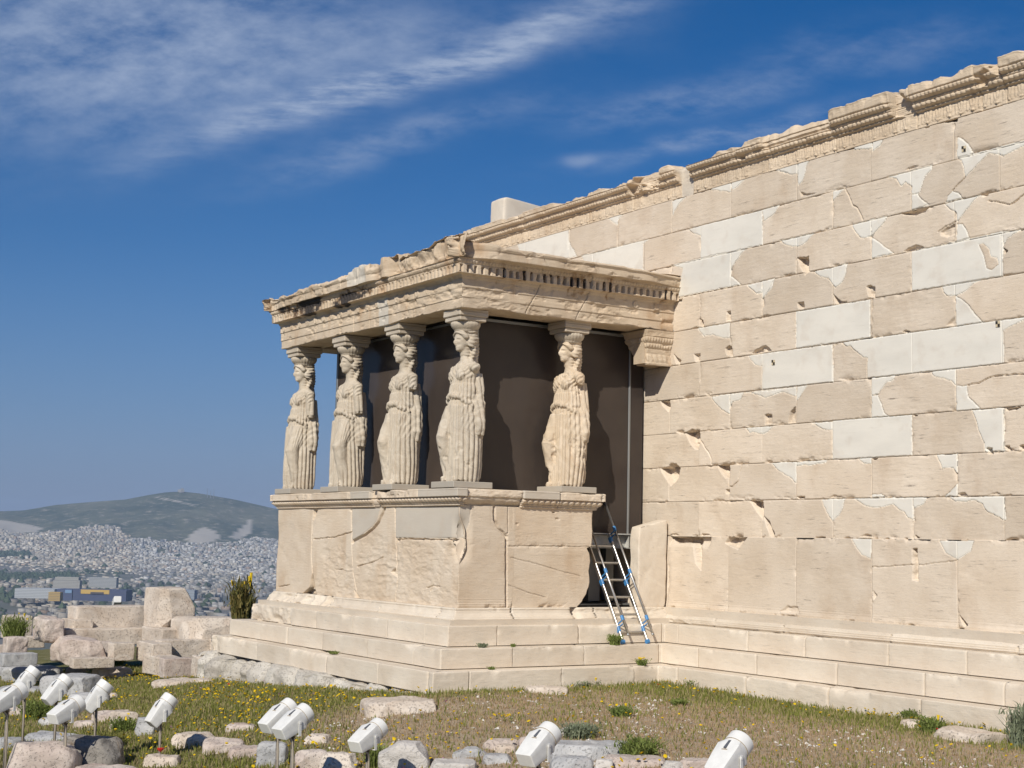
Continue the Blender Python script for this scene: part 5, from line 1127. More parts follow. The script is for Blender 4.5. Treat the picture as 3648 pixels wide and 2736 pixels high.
# flowers, mostly yellow
X, Y = scatter(26000); dr = dryness(X, Y)
cl_ = sst(fbm(X*.9, Y*.9, 0, 231, 3), -.15, .35)*.8+sst(fbm(X*3.5, Y*3.5, 0, 233, 2), .15, .5)*.5
band = np.exp(-((Y+5.9+.10*X)/1.6)**2)
edge_ = np.exp(-np.clip(-Y-.82, 0, None)/.2)*(X > 1)
k = rs.rand(len(X)) < np.clip(.02+.42*cl_*(.25+band)*(1-.6*dr)+.45*edge_, 0, 1)*.85
X, Y = X[k], Y[k]; n = len(X); Z = ground_h(X, Y); h = .045+.05*rs.rand(n); rad = .011+.010*rs.rand(n)
V = []; F = []; C = []
ang = np.linspace(0, 2*np.pi, 7)[:-1]
for i in range(n):
    pk = rs.rand(); cc = (.80, .56, .015) if pk < .982 else ((.62, .33, .45) if pk < .995 else (.6, .03, .02))
    t_ = rs.randn(2)*.35; b0 = len(V); cx, cy, cz = X[i], Y[i], Z[i]+h[i]
    for a in ang:
        dx, dy = math.cos(a)*rad[i], math.sin(a)*rad[i]; V.append((cx+dx, cy+dy, cz+dx*t_[0]+dy*t_[1]))
    V.append((cx, cy, cz+.006)); V.append((cx, cy, cz-.012))
    for j in range(6): F.append((b0+j, b0+(j+1) % 6, b0+6)); F.append((b0+(j+1) % 6, b0+j, b0+7))
    C += [cc]*8
    V += [(cx-.0015, cy, cz), (cx+.0015, cy, cz), (cx, cy+.001, Z[i])]; F.append((b0+8, b0+9, b0+10)); C += [(.09, .13, .03)]*3
tag(mesh('wildflowers', np.array(V), F, M['leaf'], attrs=np.array(C), smooth=False), kind='stuff')
# chips of white stone
X, Y = scatter(30000); dr = dryness(X, Y)
k = rs.rand(len(X)) < np.clip(dr-.2, 0, 1)*sst(fbm(X*1.4, Y*1.4, 0, 241, 4), -.15, .3)*.8
X, Y = X[k], Y[k]; Z = ground_h(X, Y); V = []; F = []
for i in range(len(X)):
    s = .008+.024*rs.rand()**2.5; b0 = len(V)
    o = rs.randn(6, 3)*.25
    for j, (dx, dy, dz) in enumerate([(1, 0, 0), (-1, 0, 0), (0, 1, 0), (0, -1, 0), (0, 0, .6), (0, 0, -.5)]):
        V.append((X[i]+s*(dx+o[j, 0]), Y[i]+s*(dy+o[j, 1]), Z[i]+.004+s*(dz+o[j, 2]*.4)))
    F += [(b0+a, b0+b, b0+c) for a, b, c in [(0, 2, 4), (2, 1, 4), (1, 3, 4), (3, 0, 4), (2, 0, 5), (1, 2, 5), (3, 1, 5), (0, 3, 5)]]
tag(mesh('gravel', np.array(V), F, simple('pale_gravel', (.60, .56, .50), .9, 0, .25, 30), smooth=False), kind='stuff')

# ================================================================== STONES IN THE FIELD AND THE RUINED FOOTINGS
R1 = lambda x, y: (x*.40687, 2080+y*.40687)
R2 = lambda x, y: (800+x*.45208, 2300+y*.45208)
R3 = lambda x, y: (1700+x*.45208, 2300+y*.45208)
R4 = lambda x, y: (2650+x*.4512, 2300+y*.4512)
RU = [  # squared blocks of the ruined footings: x0, corner, x1, top, bottom, distance, material, label
 (-60, 60, 235, 292, 480, 27.4, 'poros', 'weathered pale block at the far left end of the ruined footings'),
 (190, 385, 458, 320, 505, 26.2, 'pink', 'rounded block with a dark right side, left of the long stacked footing blocks'),
 (520, 660, 1195, 206, 402, 27.2, 'poros', 'long upper footing block with a pitted face and smooth pale top edge'),
 (455, 640, 720, 320, 404, 27.0, 'poros', 'low step of pale stone at the left foot of the long pitted block'),
 (438, 560, 1155, 402, 535, 26.6, 'poros', 'long footing block directly under the long pitted block'),
 (120, 610, 905, 508, 715, 25.4, 'pink', 'undercut broken block overhanging a dark gap at the lower left of the footings'),
 (-40, 60, 130, 480, 640, 25.4, 'pink', 'cracked block at the left picture edge beside the undercut block'),
 (1182, 1410, 1655, 58, 415, 26.9, 'poros', 'tallest upright block of the ruined footings, notched at its top left'),
 (1400, 1680, 2045, 288, 508, 26.0, 'poros', 'smooth edged slab lying on the footings with a broken right underside'),
 (1158, 1400, 1440, 405, 552, 26.4, 'poros', 'square block directly under the tallest upright block'),
 (905, 990, 1132, 528, 668, 25.5, 'poros', 'small block between green tufts in the third row of the footings'),
 (1130, 1320, 1345, 530, 690, 25.3, 'poros', 'smooth pale block in the third row below the square block'),
 (1310, 1400, 1868, 506, 665, 25.6, 'poros', 'heavily pitted long block in the third row under the broken slab'),
 (1850, 1880, 2100, 500, 650, 25.9, 'poros', 'dark jointed block between the pitted long block and the marble steps'),
 (1175, 1400, 1440, 655, 805, 24.9, 'poros', 'pale bottom row block behind the two fallen floodlights'),
 (1400, 1430, 1652, 665, 818, 24.6, 'pink', 'pitted pinkish bottom row block just right of the fallen floodlights'),
 (1635, 1740, 2040, 648, 822, 24.3, 'poros', 'sloping topped pale bottom row block before the marble steps'),
 (2020, 2110, 2280, 690, 870, 23.8, 'poros', 'bottom row block touching the foot of the marble steps'),
]
RU += [(-60, -20, 70, 545, 660, 25.9, 'pink', 'small rounded stone under the cracked block at the left picture edge'),
 (60, 120, 330, 470, 560, 26.9, 'poros', 'low stone behind the undercut block, below the rounded dark sided one'),
 (640, 700, 930, 520, 640, 26.2, 'pink', 'stone in the shadow behind the right end of the undercut block'),
 (-60, 20, 260, 620, 720, 24.9, 'grey', 'grey slab of bedrock under the left end of the footings'),
 (560, 640, 930, 660, 740, 25.0, 'poros', 'ledge stone under the green tufts in the middle of the footings')]
for i, (x0, xc, x1, y0, y1, d, mt, lb) in enumerate(RU):
    s = CF/d; k = .40687
    a = max(.25, (xc-x0)*k/s/.54)*1.06; b = max(.35, (x1-xc)*k/s/.84)*1.08; hh = (y1-y0)*k/s*1.10
    P = at_px(*R1(xc, (y0+y1)/2), d)     # near corner
    tall = i == 7
    loc = (P[0]-a/2, P[1]+b/2, P[2])
    stone('footing_block', loc, (a, b, hh), rs.uniform(-.05, .05), 300+i, M[mt], lb, 'blocks of the ruined footings', blocky=.985 if i not in (1, 5, 6) else .88, rough=.022 if i not in (1, 5, 6) else .08, n=40, chip=.12 if i not in (5, 7, 8) else .75, tone=.4+.4*rs.rand(), crust=.10, cat='stone block')
FR = [  # loose rocks: frame, x0, x1, top, bottom, material, shape, label
 (R1, 25, 465, 690, 850, 'grey', .5, 'broad flat grey rock under the undercut block, behind the leftmost floodlights'),
 (R1, 372, 835, 775, 990, 'grey', .6, 'large humped blue grey rock behind the slanting single floodlight'),
 (R1, 590, 870, 700, 785, 'pink', .7, 'flat pinkish rock right of the dark gap in the footings'),
 (R1, 815, 1115, 705, 835, 'poros', .6, 'long pale flat rock left of the two fallen floodlights'),
 (R1, 590, 905, 930, 1065, 'grey', .6, 'grey rock half hidden behind the pair of crossing floodlights'),
 (R1, -60, 120, 690, 800, 'grey', .5, 'smooth grey rock cut by the left picture edge under the cracked block'),
 (R1, -40, 330, 862, 975, 'grey', .5, 'low grey slab behind the second floodlight from the left edge'),
 (R1, 75, 330, 1040, 1145, 'pink', .6, 'small pinkish rock behind the poles of the leftmost floodlights'),
 (R1, 810, 1030, 1075, 1205, 'pink', .6, 'brownish rock directly right of the tall tilted floodlight pole'),
 (R1, 965, 1185, 1085, 1275, 'poros', .75, 'upright tapering pale rock left of the lone floodlight on a stone foot'),
 (R1, 1175, 1350, 1145, 1330, 'grey', .7, 'smooth blue grey rock just behind the lone floodlight'),
 (R1, 1515, 1865, 1262, 1435, 'poros', .5, 'rounded whitish rock right of the lone floodlight pole'),
 (R1, 1775, 2095, 1312, 1480, 'pink', .5, 'rounded pinkish rock in the row between lone and double floodlights'),
 (R1, 1265, 1575, 1455, 1600, 'poros', .6, 'rough stone foot under the pole of the lone floodlight'),
 (R1, 185, 650, 1262, 1400, 'grey', .4, 'flat lichen grey rock below the crossing floodlights'),
 (R1, -60, 175, 1310, 1450, 'grey', .5, 'grey rock at the left edge above the big pink boulder'),
 (R1, 30, 600, 1370, 1720, 'pink', .45, 'big smooth pinkish boulder in the bottom left corner'),
 (R1, 520, 1015, 1310, 1640, 'lichen', .45, 'big dark boulder crusted with lichen beside the pink boulder'),
 (R1, 590, 1170, 1560, 1760, 'pink', .5, 'low pink rock at the bottom edge in front of the lichen boulder'),
 (R2, 38, 300, 758, 895, 'pink', .6, 'pinkish rock left of the pole of the double floodlight'),
 (R2, 262, 470, 738, 960, 'grey', .6, 'blue grey rock behind the pole of the double floodlight'),
 (R2, 555, 800, 800, 985, 'pink', .6, 'reddish rock right of the double floodlight pole'),
 (R2, 765, 1030, 818, 1020, 'poros', .6, 'pale block behind the yoke of the floodlight next to the white rock'),
 (R2, 1228, 1600, 735, 985, 'white', .55, 'large chalky white rock right of the middle floodlight'),
 (R2, 1600, 2000, 862, 1010, 'white', .85, 'flat topped squared white stone at the bottom edge'),
 (R2, 1810, 2060, 800, 880, 'grey', .5, 'pointed grey rock above the flat squared white stone'),
 (R2, 2050, 2270, 835, 930, 'grey', .5, 'low grey rock between squared stone and large floodlight'),
 (R2, 1112, 1700, 372, 535, 'poros', .55, 'long rough rock lying in front of the near corner of the steps'),
 (R3, 75, 335, 742, 815, 'pink', .5, 'small flat rock left of the large floodlight'),
 (R3, 345, 650, 682, 830, 'pink', .6, 'pinkish rock hidden behind the head of the large floodlight'),
 (R3, 640, 745, 622, 705, 'white', .3, 'small round white rock above the large blue grey slab'),
 (R3, 590, 1235, 708, 900, 'grey', .7, 'large blue grey slab right of the large floodlight'),
 (R3, 600, 905, 830, 1010, 'grey', .5, 'hollowed grey rock below the large blue grey slab'),
 (R3, 920, 1070, 860, 1010, 'white', .6, 'pale pointed rock below the right end of the blue grey slab'),
 (R3, 1040, 1470, 872, 965, 'pink', .55, 'flat pink rock at the bottom edge left of the last floodlight'),
 (R3, 1455, 1620, 930, 990, 'white', .5, 'sliver of pale rock at the bottom edge beside the flat pink rock'),
 (R3, 1590, 1880, 866, 980, 'pink', .75, 'squared pinkish rock touching the last floodlight on the right'),
 (R4, 1262, 1430, 596, 648, 'poros', .5, 'flat cream stone set in the grass at the foot of the long wall'),
 (R4, 1560, 2150, 640, 760, 'poros', .8, 'cream footing stone showing under the lowest step at right'),
 (R1, 330, 560, 1130, 1230, 'grey', .5, 'small grey rock under the humped rock, behind the single floodlight pole'),
 (R1, 640, 800, 1180, 1260, 'pink', .5, 'small rock between the two poles of the crossing floodlights'),
 (R1, 470, 660, 1020, 1090, 'grey', .5, 'grey ledge behind the head of the nearly level floodlight'),
 (R1, 860, 1010, 930, 1010, 'poros', .5, 'small pale stone on the gravel patch right of the steep floodlight'),
 (R1, 1330, 1800, 845, 895, 'poros', .6, 'long low pale ledge in the grass before the bottom row blocks'),
 (R1, 1980, 2230, 1180, 1290, 'pink', .4, 'pinkish stone in the grass above the row left of the double floodlight'),
 (R2, 640, 830, 700, 770, 'poros', .5, 'small stone in the grass right of the heads of the double floodlight'),
 (R2, 1010, 1090, 740, 790, 'white', .4, 'small white stone behind the head of the middle floodlight'),
 (R3, 150, 300, 790, 850, 'poros', .5, 'small cream stone above the grey rock left of the large floodlight'),
 (R3, 395, 700, 335, 380, 'poros', .6, 'cream stone sunk in the grass at the foot of the side steps'),
]
M['lichen'] = marble('lichen_rock', (.20, .185, .165), (.36, .33, .29), (.5, .5, .5), (.07, .065, .055), .6, .02, pit=1.2, stainamt=.5, stain=(.28, .17, .08), crust=(.03, .03, .022))
M['white'] = marble('chalk_stone', (.52, .49, .45), (.62, .58, .53), (.6, .6, .58), (.25, .23, .21), .4, .015, pit=.5, stainamt=.15)
for i, (R, x0, x1, y0, y1, mt, bl, lb) in enumerate(FR):
    bx, by = R((x0+x1)/2, y1); P, d = at_ground(bx, by)
    s = CF/d; kk = .40687 if R is R1 else .452
    w_ = (x1-x0)*kk/s; h_ = (y1-y0)*kk/s
    dep = .7*w_ if w_ < 1.2 else .55*w_
    # seen obliquely from above: part of the height in the picture is the top
    hz_ = max(.12, h_-.10*dep)
    back = np.array([_f[0], _f[1], 0]); back /= np.linalg.norm(back)
    c = P+back*dep*.45; c[2] = P[2]+hz_*.5-.09
    rz = math.atan2(CR_[1], CR_[0])+rs.uniform(-.25, .25)
    if R is R4: rz = 0
    stone('rock', tuple(c), (w_*1.14, dep*1.1, hz_*1.3+.06), rz, 500+i*3, M[mt], lb, 'loose rocks in the meadow', blocky=min(.86, bl+.12), rough=.055, n=34, chip=.8, tone=.3+.5*rs.rand(), crust=.14 if mt != 'lichen' else .35, cat='rock')

# ================================================================== FLOODLIGHTS
M['white_paint'] = simple('white_enamel', (.74, .73, .69), .38, 0, .05, 18, spec=.45)
M['pole'] = simple('galvanised_pole', (.20, .175, .15), .6, .3, .3, 25)
M['cable'] = simple('beige_conduit', (.42, .36, .28), .6)
M['darkslot'] = simple('slot_grey', (.13, .135, .15), .5, .2)
M['lens'] = simple('lens_glass', (.36, .42, .43), .12, .0)
def rsq(hx, hy, z, n=32, sq=6, cy=0):
    return ell(0, cy, hx, hy, z, n, sq)
def make_flood(open_end=False):
    """head axis along local +y tilted up; the pivot is 0.55 m above the foot"""
    t_ = empty('floodlight', (0, 0, 0), 'x', 'floodlight', 'white floodlights on short poles')
    hd = MB(); R = .098
    # loft from flat boxy rear to round front; y' is the head's own up
    rings = [rsq(.078, .056, -.205, sq=14), rsq(.086, .064, -.198, sq=14, cy=-.002), rsq(.096, .080, -.06, sq=14), rsq(.103, .095, .05, sq=9), ell(0, 0, R, R, .10, 32, 2.1), ell(0, 0, R, R, .115, 32)]
    hd.loft(rings); h = hd.build('housing', M['white_paint'], t_, smooth=True)
    md = h.modifiers.new('edge', 'EDGE_SPLIT'); md.split_angle = math.radians(24)
    b = MB(); 
    if open_end: b.loft([ell(0, 0, R+.004, R+.004, .105, 32), ell(0, 0, R+.006, R+.006, .205, 32), ell(0, 0, R-.006, R-.006, .205, 32), ell(0, 0, R-.008, R-.008, .13, 32)], caps=False)
    else: b.loft([ell(0, 0, R+.005, R+.005, .105, 32), ell(0, 0, R+.007, R+.007, .112, 32), ell(0, 0, R+.005, R+.005, .19, 32), ell(0, 0, R-.004, R-.004, .20, 32), ell(0, 0, R-.006, R-.006, .165, 32)])
    c = b.build('cap_ring', M['white_paint'], h, smooth=True); md = c.modifiers.new('edge', 'EDGE_SPLIT'); md.split_angle = math.radians(35)
    if open_end: b = MB(); b.tube([(0, 0, .128), (0, 0, .134)], R-.007, 32); b.build('lens', M['lens'], h)
    b = MB(); b.tube([(0, 0, .100), (0, 0, .104)], R+.0065, 32); b.build('seam', M['cable'], h)
    b = MB(); b.box((0, .088, .035), (.022, .02, .085)); b.build('slot', M['darkslot'], h)
    b = MB(); b.box((0, .077, -.015), (.050, .022, .012)); b.build('clip', M['cable'], h)
    h.location = (0, 0, .55)
    # yoke from the housing sides down to the pole
    b = MB()
    for s in (-1, 1):
        b.box((s*.112, 0, .50), (.006, .034, .15), bev=.002)
        b.tube([(s*.104, 0, .555), (s*.118, 0, .555)], .013, 12)
    b.box((0, 0, .428), (.228, .034, .006), bev=.002); b.build('yoke', M['white_paint'], t_)
    b = MB(); b.tube([(0, 0, -.25), (0, 0, .41)], .017, 14); b.tube([(0, 0, .405), (0, 0, .43)], .026, 14); b.build('pole', M['pole'], t_, smooth=True)
    b = MB(); b.tube([(.03, -.01, -.2), (.034, -.012, .25), (.06, -.05, .38), (.03, -.10, .44), (0, -.07, .49)], .010, 10); b.build('conduit', M['cable'], t_, smooth=True)
    return t_
def head_matrix(az, el, roll=0.):
    a = np.array([math.cos(el)*math.cos(az), math.cos(el)*math.sin(az), math.sin(el)])
    s = np.cross(a, [0, 0, 1]); s /= np.linalg.norm(s); up = np.cross(s, a)
    return Matrix((-s, up, a)).transposed().to_3x3()
FL = [  # head centre px, distance, azimuth, elevation, label, size
 (R1(70, 1000), 14.3, 2.00, .42, 'floodlight head cut off by the left edge of the picture, lowest there', .9),
 (R1(225, 855), 15.6, 1.66, .85, 'slim floodlight rising behind the one cut by the left edge', .80),
 (R1(500, 930), 15.2, 1.72, .78, 'single floodlight third from the left, in front of the humped grey rock', .80),
 (R1(582, 1110), 14.4, 1.95, .40, 'lower floodlight of the crossing pair, aimed nearly level', .86),
 (R1(850, 985), 15.0, 1.50, .90, 'steep floodlight of the crossing pair, right of the nearly level one', .82),
 (R1(1412, 1108), 15.0, 1.66, .86, 'lone floodlight on a visible pole set in a rough stone foot', .84),
 (R2(425, 560), 12.9, 1.80, .55, 'rear floodlight of the double pair standing side by side', .84),
 (R2(542, 605), 12.4, 1.80, .52, 'front floodlight of the double pair standing side by side', .84),
 (R2(1130, 715), 12.9, 1.90, .44, 'middle floodlight in front of the chalky white rock', .87),
 (R3(485, 785), 11.3, 1.86, .55, 'large looking floodlight beside the blue grey slab', .92),
 (R3(1985, 880), 10.5, 1.82, .58, 'rightmost floodlight, cut by the bottom edge of the picture', .95),
]
proto_f = make_flood()
def copy_tree(o, parent=None):
    c = o.copy(); col.objects.link(c); c.parent = parent
    if parent is not None: c.matrix_parent_inverse = o.matrix_parent_inverse.copy()
    for ch in o.children: copy_tree(ch, c)
    return c
allf = []
for i, _row in enumerate(FL):
    f = proto_f if i == 0 else copy_tree(proto_f)
    allf.append(f)
for f, (px, d, az, el, lb, fs_) in zip(allf, FL):
    P = at_px(*px, d); f.scale = (fs_,)*3; f.location = (P[0], P[1], P[2]-.55*fs_); f['label'] = lb
    gz = (float(ground_h(P[0], P[1]))-.1-f.location[2])/fs_; kz = (.41-gz)/.66
    for ch in f.children:
        if ch.name.startswith(('pole', 'conduit')): ch.scale[2] = kz; ch.location[2] = .41*(1-kz)
    f.rotation_euler = (0, 0, az-math.pi/2)
    for ch in f.children:
        if ch.name.startswith('housing'): ch.rotation_euler = head_matrix(math.pi/2, el).to_euler()
fo = make_flood(True)
fo2 = copy_tree(fo)
for f, px, d, az, el, lb in [(fo, R1(1335, 745), 23.8, .30, .38, 'fallen floodlight with its open glass end towards us, right one of two before the footings'), (fo2, R1(1170, 765), 23.9, .9, -.25, 'smaller looking fallen floodlight lying tilted left of the open glass one')]:
    P = at_px(*px, d); f['label'] = lb; f['group'] = 'floodlights lying before the footings'; f.rotation_euler = (0, 0, az-math.pi/2)
    f.scale = (1.1, 1.1, 1.1) if f is fo else (.95, .95, .95); f.location[2] = P[2]-.55*f.scale[0]
    for ch in f.children:
        if ch.name.startswith('housing'): ch.rotation_euler = head_matrix(math.pi/2, el).to_euler()
fs = copy_tree(proto_f); P = at_px(417, 2146, 29.); fs.location = (P[0], P[1], P[2]-.55); fs.rotation_euler = (0, 0, 2.9-math.pi/2); fs.scale = (.8, .8, 1); fs['label'] = 'small distant floodlight on a thin pole above the long pitted block'
for ch in fs.children:
    if ch.name.startswith('housing'): ch.rotation_euler = head_matrix(math.pi/2, -.35).to_euler()

# ================================================================== PLANTS
def plant(name, px, d, h, w, n, cols, label, spread=.8, cat='plant', flowers=0, group=None, z=None, bw=.012):
    if d is None: P, d = at_ground(*px); h *= .8; w *= .85
    else: P = at_px(*px, d)
    a = rs.rand(n)*2*np.pi; r = np.sqrt(rs.rand(n))*w*.28
    B = np.stack([r*np.cos(a), r*np.sin(a), 0*a], 1); hh = h*(.45+.6*rs.rand(n))
    q = rs.rand(n)[:, None]; C = np.array(cols[0])*(1-q)+np.array(cols[1])*q
    ps = [blades(B, hh, spread*rs.rand(n)*w/h*.7, bw*(.5+rs.rand(n)), C)]
    # side leaves up the stems
    m_ = n*2; kk = rs.randint(0, n, m_); tt = .25+.7*rs.rand(m_)
    L = B[kk]+np.stack([rs.randn(m_)*w*.16*tt, rs.randn(m_)*w*.16*tt, hh[kk]*tt*.95], 1); q = rs.rand(m_)[:, None]
    ps.append(blades(L, h*.16*(.5+rs.rand(m_)), 1.1*rs.rand(m_), bw*1.2*(.6+rs.rand(m_)), np.array(cols[0])*(1-q)+np.array(cols[1])*q))
    V, F, C = merge(ps)
    o = mesh(name, V, F, M['leaf'], attrs=C, smooth=False); o.location = tuple(P-np.array([0, 0, .01])); tag(o, label, cat, group)
    if flowers:
        b = MB()
        for _ in range(flowers):
            a_ = rs.rand()*6.3; rr = rs.rand()*w*.4; b.tube([(rr*math.cos(a_), rr*math.sin(a_), h*(.7+.4*rs.rand())), (rr*math.cos(a_)+.004, rr*math.sin(a_), h*(.7+.4*rs.rand())+.012)], [.006, .017], 8)
        b.build('blossom', simple('yellow_petals', (.8, .56, .015), .6), o)
    return o
G1 = [(.12, .16, .035), (.23, .27, .08)]; G2 = [(.16, .19, .12), (.28, .31, .20)]; RB = [(.24, .13, .08), (.28, .23, .10)]; OL = [(.14, .13, .04), (.28, .22, .08)]
plant('shrub', R1(2110, 350), 25.7, .80, .55, 420, [(.10, .11, .035), (.26, .20, .07)], 'tall feathery olive shrub growing between the footings and the marble steps', .55, 'shrub', 8, bw=.02)
plant('shrub', R1(125, 470), 26.0, .42, .65, 300, G1, 'low green shrub at the left before the weathered pale block', 1.0, 'shrub', 3)
for px, d, h, w_, n, cl, lb, fl in [
 (R2(1205, 300), None, .30, .26, 120, G2, 'leafy weed rooted between foundation and lowest step near the corner', 0),
 (R2(1712, 372), None, .20, .34, 260, [(.16, .20, .07), (.27, .30, .12)], 'fluffy round fennel tuft at the near corner of the lowest step', 0),
 (R2(715, 255), None, .28, .62, 240, RB, 'reddish brown straggling weed on the foundation under the porch front', 0),
 (R2(165, 140), None, .12, .25, 80, G1, 'small green weed near the far end of the lowest step', 0),
 (R2(390, 180), None, .14, .34, 90, RB, 'thin reddish weed where the foundation stones begin', 0),
 (R2(365, 290), None, .34, .22, 110, RB, 'dark reddish climbing weed between two foundation stones', 0),
 (R3(320, 362), None, .16, .42, 150, G1, 'dark green tuft under the side steps left of the sunken cream stone', 1),
 (R3(640, 330), None, .34, .42, 200, G2, 'tall seeding weed in front of the side steps', 1),
 (R3(800, 335), None, .16, .7, 260, G2, 'grey green weedy cushion spreading along the side steps', 1),
 (R3(1140, 560), None, .17, .40, 260, [(.12, .17, .04), (.22, .27, .08)], 'bright green clump with one yellow flower in the dry meadow', 2),
 (R3(810, 725), None, .20, .55, 360, G2, 'silvery green cushion beside the small round white rock', 0),
 (R3(1270, 885), None, .26, .55, 380, G1, 'dark green clump right of the blue grey slab', 0),
 (R3(1590, 470), None, .12, .34, 150, G1, 'low rosette in the dry meadow towards the wall corner', 0),
 (R3(1740, 330), None, .16, .5, 200, G1, 'green weeds in front of the wall steps beside the inner corner', 3),
 (R4(1320, 600), None, .18, .28, 200, G1, 'bright tuft against the lowest wall step above the flat cream stone', 0),
 (R4(1480, 690), None, .22, .42, 260, G1, 'spiky green tuft right of the flat cream stone', 1),
 (R4(2190, 800), None, .52, .40, 260, G2, 'tall dark weed at the right edge of the picture', 0),
 (R1(1090, 1300), None, .24, .5, 260, G1, 'green weed between tapering rock and lone floodlight', 4),
 (R1(330, 1190), None, .36, .75, 420, G1, 'leafy green thicket left of the nearly level floodlight', 4),
 (R1(850, 830), None, .30, .55, 260, G2, 'grey green weed right of the humped grey rock', 0),
 (R1(960, 720), None, .30, .95, 420, G1, 'long green weed patch under the third row of footings', 5),
 (R1(980, 1420), None, .22, .5, 260, [(.14, .15, .04), (.26, .24, .07)], 'yellowish green weed on the shoulder of the lichen boulder', 3),
 (R2(1190, 964), None, .30, .3, 140, G1, 'thin tall grass stalks in front of the middle floodlight', 0),
]: plant('weed', px, d, h, w_, n, cl, lb, .9, 'weed', fl, 'weeds around the steps and rocks')
# weeds on the treads
for P, h, w_, n, cl, lb, fl in [
 ((.50, -1.30, -1.478), .15, .24, 200, G1, 'green plant on the middle step at the left foot of the ladder', 0),
 ((.74, -1.02, -1.736), .09, .22, 120, G1, 'small plant with yellow flowers on the lowest step near the inner corner', 5),
 ((.44, -3.35, -1.478), .06, .20, 90, G2, 'small tuft at the foot of the top step by the near corner', 0),
 ((.46, -2.9, -1.478), .05, .10, 40, G1, 'tiny tuft on the middle step left of the joint', 0),
 ((.66, -3.35, -1.736), .04, .14, 60, G1, 'flat tuft on the lowest step below the middle one near the corner', 0),
 ((-2.2, -4.16, -1.736), .05, .2, 70, G1, 'flat tuft on the lowest front step of the porch', 0),
]:
    o = plant('weed', (1824, 1368), 20, h, w_, n, cl, lb, .9, 'weed', fl, 'weeds on the marble treads'); o.location = P
def poppy(px, lb):
    P, d = at_ground(*px); b = MB(); b.tube([(0, 0, .02), (.01, 0, .15)], .002, 6); o = b.build('poppy', M['pole']); o.location = P; tag(o, lb, 'flower')
    b = MB(); b.tube([(.01, 0, .145), (.01, 0, .165), (.01, 0, .18)], [.008, .03, .036], 12); b.build('petals', simple('red_petals', (.62, .02, .01), .6), o)
poppy(R1(1132, 680), 'red poppy in the green patch under the footings'); poppy(R1(1395, 1600), 'red poppy at the stone foot of the lone floodlight')

# ================================================================== FAR CITY, PLAIN AND HILL
A_ = np.array([_f[0], _f[1]]); A_ /= np.linalg.norm(A_); B_ = np.array([A_[1], -A_[0]])   # forward and rightward on the map
def far_xy(a, d):
    """a: tangent of the bearing right of the view axis, d: forward distance"""
    return CPOS[0]+d*(A_[0]+a*B_[0]), CPOS[1]+d*(A_[1]+a*B_[1])
PLAIN = -152.
RX = np.array([-600, -200, 0, 60, 130, 200, 280, 330, 370, 400, 440, 480, 520, 560, 600, 680, 800, 1000, 1400, 2300])
RY = np.array([1095, 1102, 1106, 1104, 1092, 1086, 1080, 1070, 1064, 1063, 1067, 1074, 1081, 1090, 1099, 1112, 1122, 1130, 1134, 1136])
def vx(a): return 1106+a*3223
def elev(v, a): return (1149.5+.0203*(vx(a))-v)/3223   # tangent of elevation for a row of the picture
def hill_h(a, d):
    x = vx(a); top = elev(np.interp(x, RX, RY), a)
    s = np.clip((d-6900)/2100, 0, 1)
    zt = top*9000+CPOS[2]
    base = PLAIN+sst(d, 4500, 7000)*62
    n = fbm(a*26, d*.0011, 0, 301, 5); gul = np.abs(fbm(a*17+d*.0002, d*.0004, 0, 305, 4))
    shp = s**1.25*(1-.35*gul*(1-s)*2.2)+n*.20*np.sin(np.clip(s, 0, 1)*np.pi)
    h = base+(zt-base)*np.clip(shp, -.1, 1.02)
    # low shoulder carrying houses on the left
    h = h+38*np.exp(-((x-215)/95)**2-((d-7500)/500)**2)
    h = np.where(d > 9000, zt-(d-9000)*.12, h)
    return h
def plain_h(a, d): return PLAIN+sst(d, 4500, 7000)*62+0*a
def surf(a, d): return np.where(d > 6900, hill_h(a, d), plain_h(a, d))
aa = np.linspace(-.62, .62, 420); dd_ = np.r_[np.linspace(6800, 9000, 90), np.linspace(9080, 11200, 14)]
AA, DD = np.meshgrid(aa, dd_, indexing='ij'); HX, HY = far_xy(AA, DD); HZ = hill_h(AA, DD)
vxx = vx(AA); ez = (HZ-CPOS[2])/DD; vyy = 1149.5+.0203*vxx-ez*3223
pale = np.zeros(AA.shape)
for poly in [[(412, 1166), (425, 1150), (452, 1138), (470, 1146), (488, 1162), (470, 1172), (430, 1176)], [(505, 1160), (530, 1138), (552, 1120), (558, 1126), (548, 1150), (524, 1166)], [(-200, 1120), (20, 1124), (60, 1130), (100, 1140), (95, 1150), (20, 1154), (-200, 1150)], [(345, 1075), (370, 1078), (420, 1090), (470, 1096), (430, 1092), (380, 1084)]]:
    wx = vxx+6*fbm(AA*90, DD*.004, 0, 9, 3); wy = vyy+3*fbm(AA*90, DD*.004, 5, 19, 3)
    pale = np.maximum(pale, inpoly(wx, wy, poly)*.9)
hm, t = newmat('hill_scrub')
oc = t.n('ShaderNodeTexCoord').outputs['Object']; vc = t.n('ShaderNodeVertexColor', layer_name='mk'); sc_ = t.n('ShaderNodeSeparateColor', {0: vc.outputs[0]})
n1 = t.noise(oc, .0022, 6, .6); n2 = t.noise(oc, .018, 6, .7)
c = t.mix(t.ss(n1, .35, .65), (.045, .06, .028), (.13, .13, .075)); c = t.mix(t.ss(n2, .52, .70), c, (.30, .27, .21)); c = t.mix(t.m('MULTIPLY', t.ss(n2, .45, .32), .7), c, (.035, .05, .025))
c = t.mix(sc_.outputs[0], c, (.46, .42, .36))
b_ = t.n('ShaderNodeBsdfPrincipled', {'Base Color': c, 'Roughness': .95, 'Specular IOR Level': .1}); t.n('ShaderNodeOutputMaterial', {'Surface': b_.outputs[0]})
